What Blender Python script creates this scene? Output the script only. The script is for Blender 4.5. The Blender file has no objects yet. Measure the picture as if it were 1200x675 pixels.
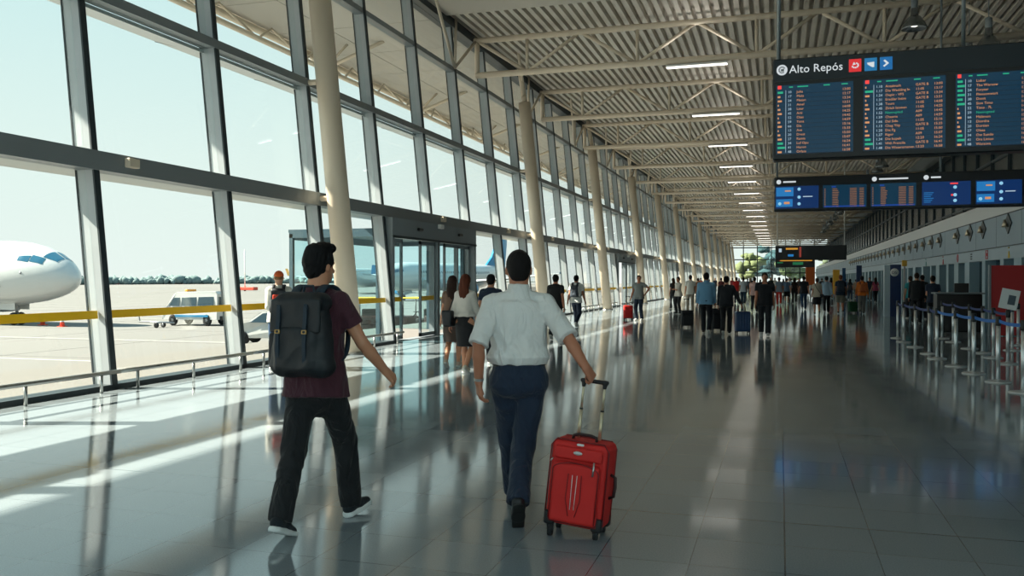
import bpy, math, random
import numpy as np
from mathutils import Vector, Matrix
R = random.Random(7)
SC = bpy.context.scene
COL = SC.collection
PI = math.pi

# ------------------------------------------------------------------ camera, sky, sun, exposure
F_PX, YAW, PITCH, EYE = 1012.0, 0.301, 0.0093, 1.55
cam_d = bpy.data.cameras.new('camera')
cam_d.sensor_width = 36.0
cam_d.lens = 36.0 * F_PX / 1200.0
cam_d.clip_end = 3000
cam = bpy.data.objects.new('camera', cam_d)
COL.objects.link(cam)
cam.location = (0, 0, EYE)
cam.rotation_euler = (PI / 2 - PITCH, 0, YAW)
SC.camera = cam
SC.view_settings.view_transform = 'Standard'
SC.view_settings.look = 'None'
SC.view_settings.gamma = 1.0
SC.view_settings.use_curve_mapping = False
SC.view_settings.exposure = EXPO = 0.66
CY, SY = math.cos(YAW), math.sin(YAW)

def cw(px, py, Z):
    """world point seen at pixel (px,py) at depth Z along the view axis"""
    xc = (px - 600) / F_PX * Z
    yc = (337.5 - py) / F_PX * Z
    cp, sp = math.cos(PITCH), math.sin(PITCH)
    fw = Z * cp + yc * sp
    up = yc * cp - Z * sp
    return Vector((xc * CY - fw * SY, fw * CY + xc * SY, EYE + up))

def gp(px, py, z=0.0):
    """point of the horizontal plane z seen at the pixel"""
    a = cw(px, py, 1.0)
    o = Vector((0, 0, EYE)); d = a - o
    t = (z - EYE) / d.z
    return o + d * t

world = bpy.data.worlds.new('world'); SC.world = world
world.use_nodes = True
wt = world.node_tree; wt.nodes.clear()
wo = wt.nodes.new('ShaderNodeOutputWorld'); wb = wt.nodes.new('ShaderNodeBackground')
tc = wt.nodes.new('ShaderNodeTexCoord'); sp_ = wt.nodes.new('ShaderNodeSeparateXYZ'); rmp = wt.nodes.new('ShaderNodeValToRGB')
wt.links.new(tc.outputs['Generated'], sp_.inputs[0]); wt.links.new(sp_.outputs['Z'], rmp.inputs[0])
wt.links.new(rmp.outputs[0], wb.inputs[0]); wt.links.new(wb.outputs[0], wo.inputs[0])
els = rmp.color_ramp.elements
els[0].position = 0.0; els[0].color = (0.80, 0.84, 0.80, 1)
els[1].position = 1.0; els[1].color = (0.26, 0.50, 0.68, 1)
for p_, c_ in ((0.12, (0.74, 0.83, 0.79)), (0.28, (0.60, 0.77, 0.77)), (0.42, (0.42, 0.66, 0.74))):
    e = els.new(p_); e.color = (*c_, 1)
wb.inputs[1].default_value = SKY = 0.77

SUN_EL, SUN_AZ = math.radians(39), math.radians(16)
sun_d = bpy.data.lights.new('sun', 'SUN'); sun_d.energy = 14.0; sun_d.angle = math.radians(0.6)
sun_d.color = (1.0, 0.89, 0.74)
sun = bpy.data.objects.new('sun', sun_d); COL.objects.link(sun)
sdir = Vector((math.cos(SUN_AZ) * math.cos(SUN_EL), math.sin(SUN_AZ) * math.cos(SUN_EL), -math.sin(SUN_EL)))
sun.rotation_euler = sdir.to_track_quat('-Z', 'Y').to_euler()
sun.location = (-40, 0, 40)

# ------------------------------------------------------------------ materials
def lin(c):
    return tuple((v / 255 / 12.92) if v / 255 <= 0.04045 else ((v / 255 + 0.055) / 1.055) ** 2.4 for v in c)
_M = {}
def mat(name, rgb, rough=0.6, metal=0.0, bump=0.0, bscale=30.0, var=0.0, vscale=4.0, spec=0.5, sheen=0.0, stretch=None, sss=0.0, coat=0.0):
    """principled material; rgb 0-255; bump and tone variation come from noise"""
    if name in _M: return _M[name]
    m = bpy.data.materials.new(name); m.use_nodes = True
    nt = m.node_tree; b = nt.nodes['Principled BSDF']
    c = lin(rgb)
    b.inputs['Base Color'].default_value = (*c, 1)
    b.inputs['Roughness'].default_value = rough; b.inputs['Metallic'].default_value = metal
    b.inputs['Specular IOR Level'].default_value = spec
    b.inputs['Sheen Weight'].default_value = sheen
    b.inputs['Coat Weight'].default_value = coat
    if sss:
        b.inputs['Subsurface Weight'].default_value = sss
        b.inputs['Subsurface Radius'].default_value = (0.01, 0.004, 0.002)
    co = nt.nodes.new('ShaderNodeTexCoord'); mp = nt.nodes.new('ShaderNodeMapping')
    nt.links.new(co.outputs['Object'], mp.inputs[0])
    if stretch: mp.inputs['Scale'].default_value = stretch
    if var:
        n = nt.nodes.new('ShaderNodeTexNoise'); n.inputs['Scale'].default_value = vscale; n.inputs['Detail'].default_value = 5
        nt.links.new(mp.outputs[0], n.inputs['Vector'])
        mx = nt.nodes.new('ShaderNodeMix'); mx.data_type = 'RGBA'
        mx.inputs[6].default_value = (*[v * (1 - var) for v in c], 1); mx.inputs[7].default_value = (*[min(1, v * (1 + var)) for v in c], 1)
        nt.links.new(n.outputs['Fac'], mx.inputs[0]); nt.links.new(mx.outputs[2], b.inputs['Base Color'])
    if bump:
        n2 = nt.nodes.new('ShaderNodeTexNoise'); n2.inputs['Scale'].default_value = bscale; n2.inputs['Detail'].default_value = 4
        nt.links.new(mp.outputs[0], n2.inputs['Vector'])
        bp = nt.nodes.new('ShaderNodeBump'); bp.inputs['Strength'].default_value = bump; bp.inputs['Distance'].default_value = 0.01
        nt.links.new(n2.outputs['Fac'], bp.inputs['Height']); nt.links.new(bp.outputs[0], b.inputs['Normal'])
    _M[name] = m
    return m

def emis(name, rgb, strength=1.0):
    if name in _M: return _M[name]
    m = bpy.data.materials.new(name); m.use_nodes = True
    b = m.node_tree.nodes['Principled BSDF']
    c = lin(rgb)
    b.inputs['Base Color'].default_value = (*[v * 0.3 for v in c], 1); b.inputs['Roughness'].default_value = 0.3
    b.inputs['Emission Color'].default_value = (*c, 1); b.inputs['Emission Strength'].default_value = strength
    _M[name] = m
    return m

def glass(name, tint=(0.93, 0.97, 0.97), refl=0.08, rough=0.0):
    if name in _M: return _M[name]
    m = bpy.data.materials.new(name); m.use_nodes = True
    nt = m.node_tree; nt.nodes.clear()
    o = nt.nodes.new('ShaderNodeOutputMaterial'); t = nt.nodes.new('ShaderNodeBsdfTransparent'); g = nt.nodes.new('ShaderNodeBsdfGlossy')
    mx = nt.nodes.new('ShaderNodeMixShader'); lw = nt.nodes.new('ShaderNodeLayerWeight')
    t.inputs[0].default_value = (*tint, 1); g.inputs['Roughness'].default_value = rough; g.inputs[0].default_value = (0.9, 0.95, 0.95, 1)
    pw = nt.nodes.new('ShaderNodeMath'); pw.operation = 'POWER'; pw.inputs[1].default_value = 5.0
    ml = nt.nodes.new('ShaderNodeMath'); ml.operation = 'MULTIPLY_ADD'; ml.inputs[1].default_value = refl * 5; ml.inputs[2].default_value = refl * 0.3
    nt.links.new(lw.outputs['Facing'], pw.inputs[0]); nt.links.new(pw.outputs[0], ml.inputs[0]); nt.links.new(ml.outputs[0], mx.inputs[0])
    nt.links.new(t.outputs[0], mx.inputs[1]); nt.links.new(g.outputs[0], mx.inputs[2]); nt.links.new(mx.outputs[0], o.inputs[0])
    _M[name] = m
    return m

# ------------------------------------------------------------------ objects
def tag(o, label=None, cat=None, group=None, kind=None):
    if label: o['label'] = label
    if cat: o['category'] = cat
    if group: o['group'] = group
    if kind: o['kind'] = kind
    return o

def thing(name, label, cat, loc=(0, 0, 0), rz=0.0, group=None):
    o = bpy.data.objects.new(name, None); COL.objects.link(o)
    o.empty_display_size = 0.1
    o.location = loc; o.rotation_euler = (0, 0, rz)
    return tag(o, label, cat, group)

def copy_tree(o, parent=None):
    c = o.copy(); COL.objects.link(c); c.parent = parent
    for ch in o.children: copy_tree(ch, c)
    return c

class MB:
    """collects shapes that become ONE mesh object"""
    def __init__(s): s.v = []; s.f = []; s.m = []; s.mats = []; s.sm = []; s.cur = 0; s.smooth = False
    def use(s, m):
        if m not in s.mats: s.mats.append(m)
        s.cur = s.mats.index(m); return s
    def add(s, vs, fs, smooth=None):
        n = len(s.v); s.v += [tuple(v) for v in vs]
        for f in fs:
            s.f.append(tuple(i + n for i in f)); s.m.append(s.cur); s.sm.append(s.smooth if smooth is None else smooth)
        return s
    def box(s, lo, hi, M=None, bev=0.0):
        x0, y0, z0 = lo; x1, y1, z1 = hi
        if bev <= 0:
            vs = [(x0, y0, z0), (x1, y0, z0), (x1, y1, z0), (x0, y1, z0), (x0, y0, z1), (x1, y0, z1), (x1, y1, z1), (x0, y1, z1)]
            fs = [(0, 3, 2, 1), (4, 5, 6, 7), (0, 1, 5, 4), (1, 2, 6, 5), (2, 3, 7, 6), (3, 0, 4, 7)]
        else:
            b = min(bev, (x1 - x0) / 2.01, (y1 - y0) / 2.01, (z1 - z0) / 2.01); vs = []; fs = []
            for (zz, ins) in ((z0, b), (z0 + b, 0), (z1 - b, 0), (z1, b)):
                a0, a1, c0, c1 = x0 + ins, x1 - ins, y0 + ins, y1 - ins
                e = b if ins == 0 else b * 0.5
                vs += [(a0 + e, c0, zz), (a1 - e, c0, zz), (a1, c0 + e, zz), (a1, c1 - e, zz), (a1 - e, c1, zz), (a0 + e, c1, zz), (a0, c1 - e, zz), (a0, c0 + e, zz)]
            for r in range(3):
                for k in range(8):
                    fs.append((r * 8 + k, r * 8 + (k + 1) % 8, r * 8 + 8 + (k + 1) % 8, r * 8 + 8 + k))
            fs.append(tuple(range(7, -1, -1))); fs.append(tuple(range(24, 32)))
        if M is not None: vs = [M @ Vector(v) for v in vs]
        return s.add(vs, fs)
    def tube(s, pts, r, n=10, cap=True, smooth=True, flat=1.0):
        """round bar along a polyline, r a number or list"""
        pts = [Vector(p) for p in pts]; k = len(pts)
        rr = r if isinstance(r, (list, tuple)) else [r] * k
        vs = []; fs = []; prev = None
        for i in range(k):
            d = (pts[min(i + 1, k - 1)] - pts[max(i - 1, 0)]).normalized()
            if prev is None:
                a = Vector((0, 0, 1)) if abs(d.z) < 0.9 else Vector((0, 1, 0))
            else: a = prev
            u = (a - d * a.dot(d)).normalized(); w = d.cross(u); prev = u
            for j in range(n):
                t = 2 * PI * j / n
                vs.append(pts[i] + (u * math.cos(t) * flat + w * math.sin(t)) * rr[i])
        for i in range(k - 1):
            for j in range(n):
                fs.append((i * n + j, i * n + (j + 1) % n, (i + 1) * n + (j + 1) % n, (i + 1) * n + j))
        s.add(vs, fs, smooth)
        if cap:
            m = len(s.v) - k * n
            s.f.append(tuple(m + j for j in range(n - 1, -1, -1))); s.m.append(s.cur); s.sm.append(False)
            s.f.append(tuple(m + (k - 1) * n + j for j in range(n))); s.m.append(s.cur); s.sm.append(False)
        return s
    def lathe(s, prof, c=(0, 0, 0), n=24, smooth=True, M=None, cap=True):
        """profile of (radius, z) turned about the vertical through c"""
        vs = []; fs = []
        for (r, z) in prof:
            for j in range(n):
                t = 2 * PI * j / n; v = Vector((c[0] + r * math.cos(t), c[1] + r * math.sin(t), c[2] + z)); vs.append(M @ v if M else v)
        k = len(prof)
        for i in range(k - 1):
            for j in range(n): fs.append((i * n + j, i * n + (j + 1) % n, (i + 1) * n + (j + 1) % n, (i + 1) * n + j))
        if cap: fs.append(tuple(range(n - 1, -1, -1))); fs.append(tuple((k - 1) * n + j for j in range(n)))
        return s.add(vs, fs, smooth)
    def prism(s, poly, y0, y1, axes=(0, 2, 1), M=None):
        """polygon in the plane of axes[0],axes[1], pushed along axes[2] from y0 to y1"""
        n = len(poly); vs = []
        for y in (y0, y1):
            for p in poly:
                v = [0, 0, 0]; v[axes[0]] = p[0]; v[axes[1]] = p[1]; v[axes[2]] = y; vs.append(M @ Vector(v) if M else v)
        fs = [tuple(range(n)), tuple(range(2 * n - 1, n - 1, -1))] + [(i, n + i, n + (i + 1) % n, (i + 1) % n) for i in range(n)]
        return s.add(vs, fs)
    def rings(s, rings, smooth=True, cap=True):
        n = len(rings[0]); vs = [v for r in rings for v in r]; fs = []
        for i in range(len(rings) - 1):
            for j in range(n): fs.append((i * n + j, i * n + (j + 1) % n, (i + 1) * n + (j + 1) % n, (i + 1) * n + j))
        if cap: fs.append(tuple(range(n - 1, -1, -1))); fs.append(tuple((len(rings) - 1) * n + j for j in range(n)))
        return s.add(vs, fs, smooth)
    def text(s, txt, size, M, depth=0.004, shear=0.0):
        """lettering in the local XY plane placed with M"""
        cu = bpy.data.curves.new('lettering', 'FONT'); cu.body = txt; cu.size = size; cu.extrude = depth / 2; cu.resolution_u = 2
        ob = bpy.data.objects.new('lettering', cu); COL.objects.link(ob)
        bpy.context.view_layer.update()
        me = ob.to_mesh()
        s.add([M @ v.co for v in me.vertices], [tuple(p.vertices) for p in me.polygons], False)
        ob.to_mesh_clear(); bpy.data.objects.remove(ob); bpy.data.curves.remove(cu)
        return s
    def build(s, name, m=None, parent=None, kind=None):
        me = bpy.data.meshes.new(name); me.from_pydata(s.v, [], s.f)
        mats = s.mats if s.mats else [m]
        for x in mats: me.materials.append(x)
        me.polygons.foreach_set('material_index', s.m if s.mats else [0] * len(s.f))
        me.polygons.foreach_set('use_smooth', s.sm)
        me.update(); me.validate()
        o = bpy.data.objects.new(name, me); COL.objects.link(o); o.parent = parent
        if kind: o['kind'] = kind
        return o

ORD = ['nearest', 'second nearest', 'third nearest', 'fourth nearest', 'fifth nearest', 'sixth nearest', 'seventh nearest', 'eighth nearest', 'ninth nearest', 'tenth nearest',
       'eleventh nearest', 'twelfth nearest', 'thirteenth nearest', 'fourteenth nearest', 'fifteenth nearest', 'sixteenth nearest', 'seventeenth nearest', 'eighteenth nearest', 'nineteenth nearest', 'twentieth nearest']
for _t in ('twenty', 'thirty'):
    for _u in ('first', 'second', 'third', 'fourth', 'fifth', 'sixth', 'seventh', 'eighth', 'ninth'): ORD.append('%s-%s nearest' % (_t, _u))
    ORD.append('thirtieth nearest' if _t == 'twenty' else 'fortieth nearest')

# ------------------------------------------------------------------ implicit surfaces (bodies, clothes, bags)
class Frame:
    def __init__(s, o=(0, 0, 0), x=(1, 0, 0), y=(0, 1, 0), z=(0, 0, 1)):
        s.o = np.array(o, float); s.R = np.array([x, y, z], float).T
    def pt(s, p): return s.o + s.R @ np.array(p, float)
    def dr(s, p): return s.R @ np.array(p, float)
    def inv(s, P): return (P - s.o.astype(np.float32)) @ s.R.astype(np.float32)

def nrm(v):
    v = np.array(v, float); return v / (np.linalg.norm(v) + 1e-9)

class Sdf:
    def __init__(s): s.p = []; s.disp = None
    def _add(s, fn, lo, hi, k, op='add'): s.p.append((fn, np.array(lo, float), np.array(hi, float), k, op)); return s
    def cone(s, a, b, ra, rb, k=0.02, clip=None, op='add'):
        a = np.array(a, float); b = np.array(b, float); ab = b - a; L2 = max(ab @ ab, 1e-9); a32 = a.astype(np.float32); ab32 = ab.astype(np.float32)
        def fn(P):
            t = np.clip(((P - a32) @ ab32) / L2, 0, 1)
            d = np.linalg.norm(P - a32 - t[..., None] * ab32, axis=-1) - (ra + (rb - ra) * t)
            if clip:
                for (cp, cn) in clip: d = np.maximum(d, (P - np.array(cp, np.float32)) @ np.array(nrm(cn), np.float32))
            return d
        r = max(ra, rb)
        return s._add(fn, np.minimum(a, b) - r, np.maximum(a, b) + r, k, op)
    def ell(s, c, r, k=0.02, fr=None, op='add', clip=None):
        fr = fr or Frame(); C = fr.pt(c); r = np.array(r, np.float32); m = float(r.min()); cc = np.array(c, np.float32)
        def fn(P):
            q = (fr.inv(P) - cc) / r; n = np.linalg.norm(q, axis=-1); n2 = np.linalg.norm(q / r, axis=-1) + 1e-6
            d = n * (n - 1) / n2
            if clip:
                for (cp, cn) in clip: d = np.maximum(d, (P - np.array(cp, np.float32)) @ np.array(nrm(cn), np.float32))
            return d
        R_ = float(r.max())
        return s._add(fn, C - R_, C + R_, k, op)
    def rbox(s, c, h, rad, k=0.01, fr=None, op='add', taper=0.0):
        fr = fr or Frame(); C = fr.pt(c); h = np.array(h, np.float32); cc = np.array(c, np.float32)
        def fn(P):
            q = fr.inv(P) - cc
            if taper:
                sc = 1 - taper * (q[..., 2:3] / h[2]); q = np.concatenate([q[..., :2] / sc, q[..., 2:3]], -1)
            a = np.abs(q) - (h - rad)
            return np.linalg.norm(np.maximum(a, 0), axis=-1) + np.minimum(a.max(-1), 0) - rad
        R_ = float(np.linalg.norm(h)) * (1 + abs(taper))
        return s._add(fn, C - R_, C + R_, k, op)
    def stack(s, rows, k=0.02, fr=None, e=2.3, clip=None, op='add'):
        """elliptical cross-sections: rows of (z, cx, cy, rx, ry) in the frame"""
        fr = fr or Frame(); rows = np.array(sorted(rows), np.float32); z = rows[:, 0]
        def fn(P):
            q = fr.inv(P); zz = q[..., 2]
            cx = np.interp(zz, z, rows[:, 1]); cy = np.interp(zz, z, rows[:, 2]); rx = np.interp(zz, z, rows[:, 3]); ry = np.interp(zz, z, rows[:, 4])
            n = (np.abs((q[..., 0] - cx) / rx) ** e + np.abs((q[..., 1] - cy) / ry) ** e) ** (1 / e)
            d = (n - 1) * np.minimum(rx, ry)
            d = np.maximum(d, np.maximum(z[0] - zz, zz - z[-1]))
            if clip:
                for (cp, cn) in clip: d = np.maximum(d, (P - np.array(cp, np.float32)) @ np.array(nrm(cn), np.float32))
            return d.astype(np.float32)
        m = rows[:, 1:3]; rr = rows[:, 3:5]; xs = max(np.abs(m[:, 0]).max() + rr[:, 0].max(), 0.01); ys = np.abs(m[:, 1]).max() + rr[:, 1].max()
        cs = np.array([fr.pt((x, y, q)) for x in (-xs, xs) for y in (-ys, ys) for q in (z[0], z[-1])])
        return s._add(fn, cs.min(0), cs.max(0), k, op)
    def mesh(s, vox, post=None):
        lo = np.min([p[1] for p in s.p if p[4] == 'add'], 0) - 4 * vox; hi = np.max([p[2] for p in s.p if p[4] == 'add'], 0) + 4 * vox
        n = np.ceil((hi - lo) / vox).astype(int) + 1
        D = np.full(n, 1.0, np.float32)
        ax = [(lo[i] + vox * np.arange(n[i])).astype(np.float32) for i in range(3)]
        for fn, a, b, k, op in s.p:
            mg = k * 1.5 + 3 * vox
            i0 = np.maximum(((a - mg - lo) / vox).astype(int), 0); i1 = np.minimum(((b + mg - lo) / vox).astype(int) + 2, n)
            if np.any(i1 <= i0): continue
            P = np.stack(np.meshgrid(ax[0][i0[0]:i1[0]], ax[1][i0[1]:i1[1]], ax[2][i0[2]:i1[2]], indexing='ij'), -1)
            d = fn(P).astype(np.float32)
            S = (slice(i0[0], i1[0]), slice(i0[1], i1[1]), slice(i0[2], i1[2]))
            o = D[S]
            if op == 'add':
                h = np.clip(0.5 + 0.5 * (o - d) / max(k, 1e-5), 0, 1)
                D[S] = o + (d - o) * h - k * h * (1 - h)
            else:
                D[S] = np.maximum(o, -d)
        if s.disp is not None:
            mk = np.abs(D) < 0.04
            idx = np.argwhere(mk)
            P = (lo + idx * vox).astype(np.float32)
            D[mk] = D[mk] - s.disp(P)
        return nets(D, lo, vox)

def nets(D, lo, vox):
    """surface nets: vertices and quads of the zero level"""
    inside = D < 0
    n = D.shape
    c = np.zeros([n[0] - 1, n[1] - 1, n[2] - 1], np.uint8)
    for dx in (0, 1):
        for dy in (0, 1):
            for dz in (0, 1):
                c += inside[dx:n[0] - 1 + dx, dy:n[1] - 1 + dy, dz:n[2] - 1 + dz]
    act = np.argwhere((c > 0) & (c < 8))
    vid = np.full(c.shape, -1, np.int64); vid[tuple(act.T)] = np.arange(len(act))
    acc = np.zeros((len(act), 3)); cnt = np.zeros(len(act))
    cor = [(x, y, z) for x in (0, 1) for y in (0, 1) for z in (0, 1)]
    for i, a in enumerate(cor):
        for b in cor[i + 1:]:
            if sum(abs(p - q) for p, q in zip(a, b)) != 1: continue
            da = D[tuple((act + a).T)]; db = D[tuple((act + b).T)]
            m = (da < 0) != (db < 0)
            t = np.where(m, da / (da - db + 1e-12), 0)[:, None]
            acc += np.where(m[:, None], np.array(a) + t * (np.array(b) - np.array(a)), 0); cnt += m
    V = lo + (act + acc / cnt[:, None]) * vox
    Q = []
    for axis in range(3):
        sl0 = [slice(None)] * 3; sl1 = [slice(None)] * 3; sl0[axis] = slice(0, n[axis] - 1); sl1[axis] = slice(1, n[axis])
        A = inside[tuple(sl0)]; B = inside[tuple(sl1)]
        e = np.argwhere(A != B); u, w = [(1, 2), (2, 0), (0, 1)][axis]
        ok = (e[:, u] > 0) & (e[:, w] > 0) & (e[:, u] < n[u] - 1) & (e[:, w] < n[w] - 1); e = e[ok]
        du = np.zeros(3, int); du[u] = 1; dw = np.zeros(3, int); dw[w] = 1
        q = np.stack([vid[tuple((e - du - dw).T)], vid[tuple((e - dw).T)], vid[tuple(e.T)], vid[tuple((e - du).T)]], -1)
        flip = ~A[tuple(e.T)]
        q[flip] = q[flip][:, ::-1]
        Q.append(q)
    return V, np.concatenate(Q)

def relax(V, Q, it=2, f=0.5):
    E = np.concatenate([Q[:, [0, 1]], Q[:, [1, 2]], Q[:, [2, 3]], Q[:, [3, 0]]]); E = np.concatenate([E, E[:, ::-1]])
    for _ in range(it):
        s_ = np.zeros_like(V); c_ = np.bincount(E[:, 0], minlength=len(V))
        for k in range(3): s_[:, k] = np.bincount(E[:, 0], weights=V[E[:, 1], k], minlength=len(V))
        V = V + f * (s_ / np.maximum(c_, 1)[:, None] - V)
    return V

def sdf_obj(name, sd, vox, m, parent=None, scale=1.0, it=1, extra=None):
    V, Q = sd.mesh(vox)
    if it: V = relax(V, Q, it)
    if extra:
        for (sd2, v2) in extra:
            V2, Q2 = sd2.mesh(v2); V2 = relax(V2, Q2, 1, 0.35); Q = np.concatenate([Q, Q2 + len(V)]); V = np.concatenate([V, V2])
    V = V * scale
    me = bpy.data.meshes.new(name)
    me.vertices.add(len(V)); me.vertices.foreach_set('co', V.astype(np.float32).ravel())
    me.loops.add(Q.size); me.loops.foreach_set('vertex_index', Q.astype(np.int32).ravel())
    me.polygons.add(len(Q)); me.polygons.foreach_set('loop_start', np.arange(0, Q.size, 4, dtype=np.int32))
    me.polygons.foreach_set('loop_total', np.full(len(Q), 4, np.int32))
    me.update(calc_edges=True); me.validate()
    me.polygons.foreach_set('use_smooth', [True] * len(me.polygons))
    me.materials.append(m)
    o = bpy.data.objects.new(name, me); COL.objects.link(o); o.parent = parent
    return o
# ------------------------------------------------------------------ the hall
L0, SL, BAY, Y0 = 9.16, 0.10, 3.12, 16.28
def WX(z, off=0.0): return -(L0 + SL * z) + off
def MY(n): return Y0 + n * BAY
N0, N1 = -12, 55
YEND = MY(N1); YBACK = MY(N0)
M_MULL = mat('mullion_grey', (172, 178, 182), 0.42, 0.25, var=0.06, vscale=3)
M_GASK = mat('dark_gasket', (38, 50, 56), 0.5)
M_TRAN = mat('transom_grey', (132, 140, 144), 0.45, 0.25)
M_GLASS = glass('window_glass', (0.95, 0.985, 0.98), 0.10)
M_YEL = mat('yellow_film', (244, 190, 20), 0.5)
M_CREAM = mat('cream_paint', (214, 200, 180), 0.4, bump=0.05, bscale=8)
M_WHITE = mat('white_paint', (225, 226, 224), 0.5)
M_STEEL = mat('brushed_steel', (175, 176, 174), 0.28, 0.9)
M_CHROME = mat('polished_steel', (222, 224, 225), 0.28, 0.85)
M_BLACK = mat('black_plastic', (16, 18, 20), 0.45)
M_DKGREY = mat('dark_grey_metal', (128, 138, 144), 0.5, 0.0)

# floor: polished granite tiles
def floor_mat():
    m = bpy.data.materials.new('granite_tiles'); m.use_nodes = True; nt = m.node_tree; b = nt.nodes['Principled BSDF']; N = nt.nodes.new; K = nt.links.new
    co = N('ShaderNodeTexCoord'); sx = N('ShaderNodeSeparateXYZ'); K(co.outputs['Object'], sx.inputs[0])
    def mth(op, a, b_=None, c_=None):
        n = N('ShaderNodeMath'); n.operation = op
        for i, v in enumerate((a, b_, c_)):
            if v is None: continue
            if isinstance(v, (int, float)): n.inputs[i].default_value = v
            else: K(v, n.inputs[i])
        return n.outputs[0]
    def joint(c, pitch, off, w):
        u = mth('DIVIDE', mth('SUBTRACT', c, off), pitch)
        f = mth('ABSOLUTE', mth('SUBTRACT', mth('FRACT', u), 0.5))
        return mth('GREATER_THAN', f, 0.5 - w / pitch), mth('FLOOR', u)
    jx, ix = joint(sx.outputs['X'], 0.5, 0.03, 0.0022); jy, iy = joint(sx.outputs['Y'], 0.5, 5.77, 0.0022)
    kx, _ = joint(sx.outputs['X'], 3.5, 0.03, 0.005); ky, _ = joint(sx.outputs['Y'], 3.5, 5.77, 0.006)
    thin = mth('MAXIMUM', jx, jy); thick = mth('MAXIMUM', kx, ky)
    cb = N('ShaderNodeCombineXYZ'); K(ix, cb.inputs[0]); K(iy, cb.inputs[1])
    wn = N('ShaderNodeTexWhiteNoise'); K(cb.outputs[0], wn.inputs['Vector'])
    n1 = N('ShaderNodeTexNoise'); n1.inputs['Scale'].default_value = 110; n1.inputs['Detail'].default_value = 3; K(co.outputs['Object'], n1.inputs['Vector'])
    n2 = N('ShaderNodeTexNoise'); n2.inputs['Scale'].default_value = 0.6; n2.inputs['Detail'].default_value = 4; K(co.outputs['Object'], n2.inputs['Vector'])
    v = mth('ADD', 0.71, mth('MULTIPLY', wn.outputs['Value'], 0.10))
    v = mth('ADD', v, mth('MULTIPLY', n1.outputs['Fac'], 0.55)); v = mth('ADD', v, mth('MULTIPLY', n2.outputs['Fac'], 0.15))
    v = mth('MULTIPLY', v, mth('SUBTRACT', 1.0, mth('MULTIPLY', thin, 0.65))); v = mth('MULTIPLY', v, mth('SUBTRACT', 1.0, mth('MULTIPLY', thick, 0.6)))
    vm = N('ShaderNodeVectorMath'); vm.operation = 'SCALE'; vm.inputs[0].default_value = FLOOR_COL; K(v, vm.inputs['Scale'])
    K(vm.outputs[0], b.inputs['Base Color'])
    r = mth('ADD', 0.045, mth('MULTIPLY', n2.outputs['Fac'], 0.06)); r = mth('ADD', r, mth('MULTIPLY', wn.outputs['Value'], 0.03));     K(r, b.inputs['Roughness']); b.inputs['IOR'].default_value = 2.0
    return m
FLOOR_COL = (0.205, 0.238, 0.258)
MB().box((-9.3, YBACK, -0.25), (9.6, YEND, 0)).build('floor', floor_mat(), kind='structure')

def leanbox(mb, y0, y1, z0, z1, o0, o1):
    """box following the leaning wall, o0..o1 measured inwards from the glass line"""
    vs = []
    for z in (z0, z1):
        vs += [(WX(z, o0), y0, z), (WX(z, o1), y0, z), (WX(z, o1), y1, z), (WX(z, o0), y1, z)]
    return mb.add(vs, [(0, 3, 2, 1), (4, 5, 6, 7), (0, 1, 5, 4), (1, 2, 6, 5), (2, 3, 7, 6), (3, 0, 4, 7)])

ZL, ZM, ZU, ZE = (3.12, 3.40), (5.66, 5.82), (8.12, 8.26), (9.55, 9.95)
DOORS = [(1, 3), (11, 13), (21, 23)]
def door_bay(n): return any(a <= n < b for a, b in DOORS)
# horizontal rails of the glass wall
mb = MB(); mb.use(M_TRAN); leanbox(mb, YBACK, YEND, ZL[0], ZL[1], -0.10, 0.20); mb.build('trim_1', kind='structure')
mb = MB(); mb.use(M_TRAN); leanbox(mb, YBACK, YEND, ZM[0], ZM[1], -0.10, 0.17); mb.build('trim_2', kind='structure')
mb = MB(); mb.use(M_TRAN); leanbox(mb, YBACK, YEND, ZU[0], ZU[1], -0.10, 0.14); mb.build('trim_3', kind='structure')
mb = MB(); mb.use(M_GASK); leanbox(mb, YBACK, YEND, ZE[0], ZE[1], -0.20, 0.22); mb.build('trim_4', kind='structure')
# low kerb under the glass, broken at the doors
mb = MB(); mb.use(M_GASK); ys = YBACK
for a, b in DOORS: leanbox(mb, ys, MY(a), 0, 0.07, -0.13, 0.16); ys = MY(b)
leanbox(mb, ys, YEND, 0, 0.07, -0.13, 0.16); mb.build('wall_left', kind='structure')
# outside sunshade ledge under the middle rail
mb = MB(); mb.use(mat('ledge_grey', (186, 190, 190), 0.5, 0.2)); mb.add([(-9.80, YBACK, 5.58), (-10.9, YBACK, 5.90), (-10.9, YBACK, 5.96), (-9.80, YBACK, 5.64), (-9.80, YEND, 5.58), (-10.9, YEND, 5.90), (-10.9, YEND, 5.96), (-9.80, YEND, 5.64)], [(0, 1, 2, 3), (7, 6, 5, 4), (0, 4, 5, 1), (1, 5, 6, 2), (2, 6, 7, 3), (3, 7, 4, 0)])
mb.use(M_GASK)
for n in range(N0, N1 + 1): mb.tube([(-9.78, MY(n), 5.62), (-10.9, MY(n), 5.92)], 0.03, 6)
mb.use(_M['ledge_grey']); mb.box((-10.25, YBACK, 3.12), (-9.58, YEND, 3.18)); mb.build('trim_5', kind='structure')

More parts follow.
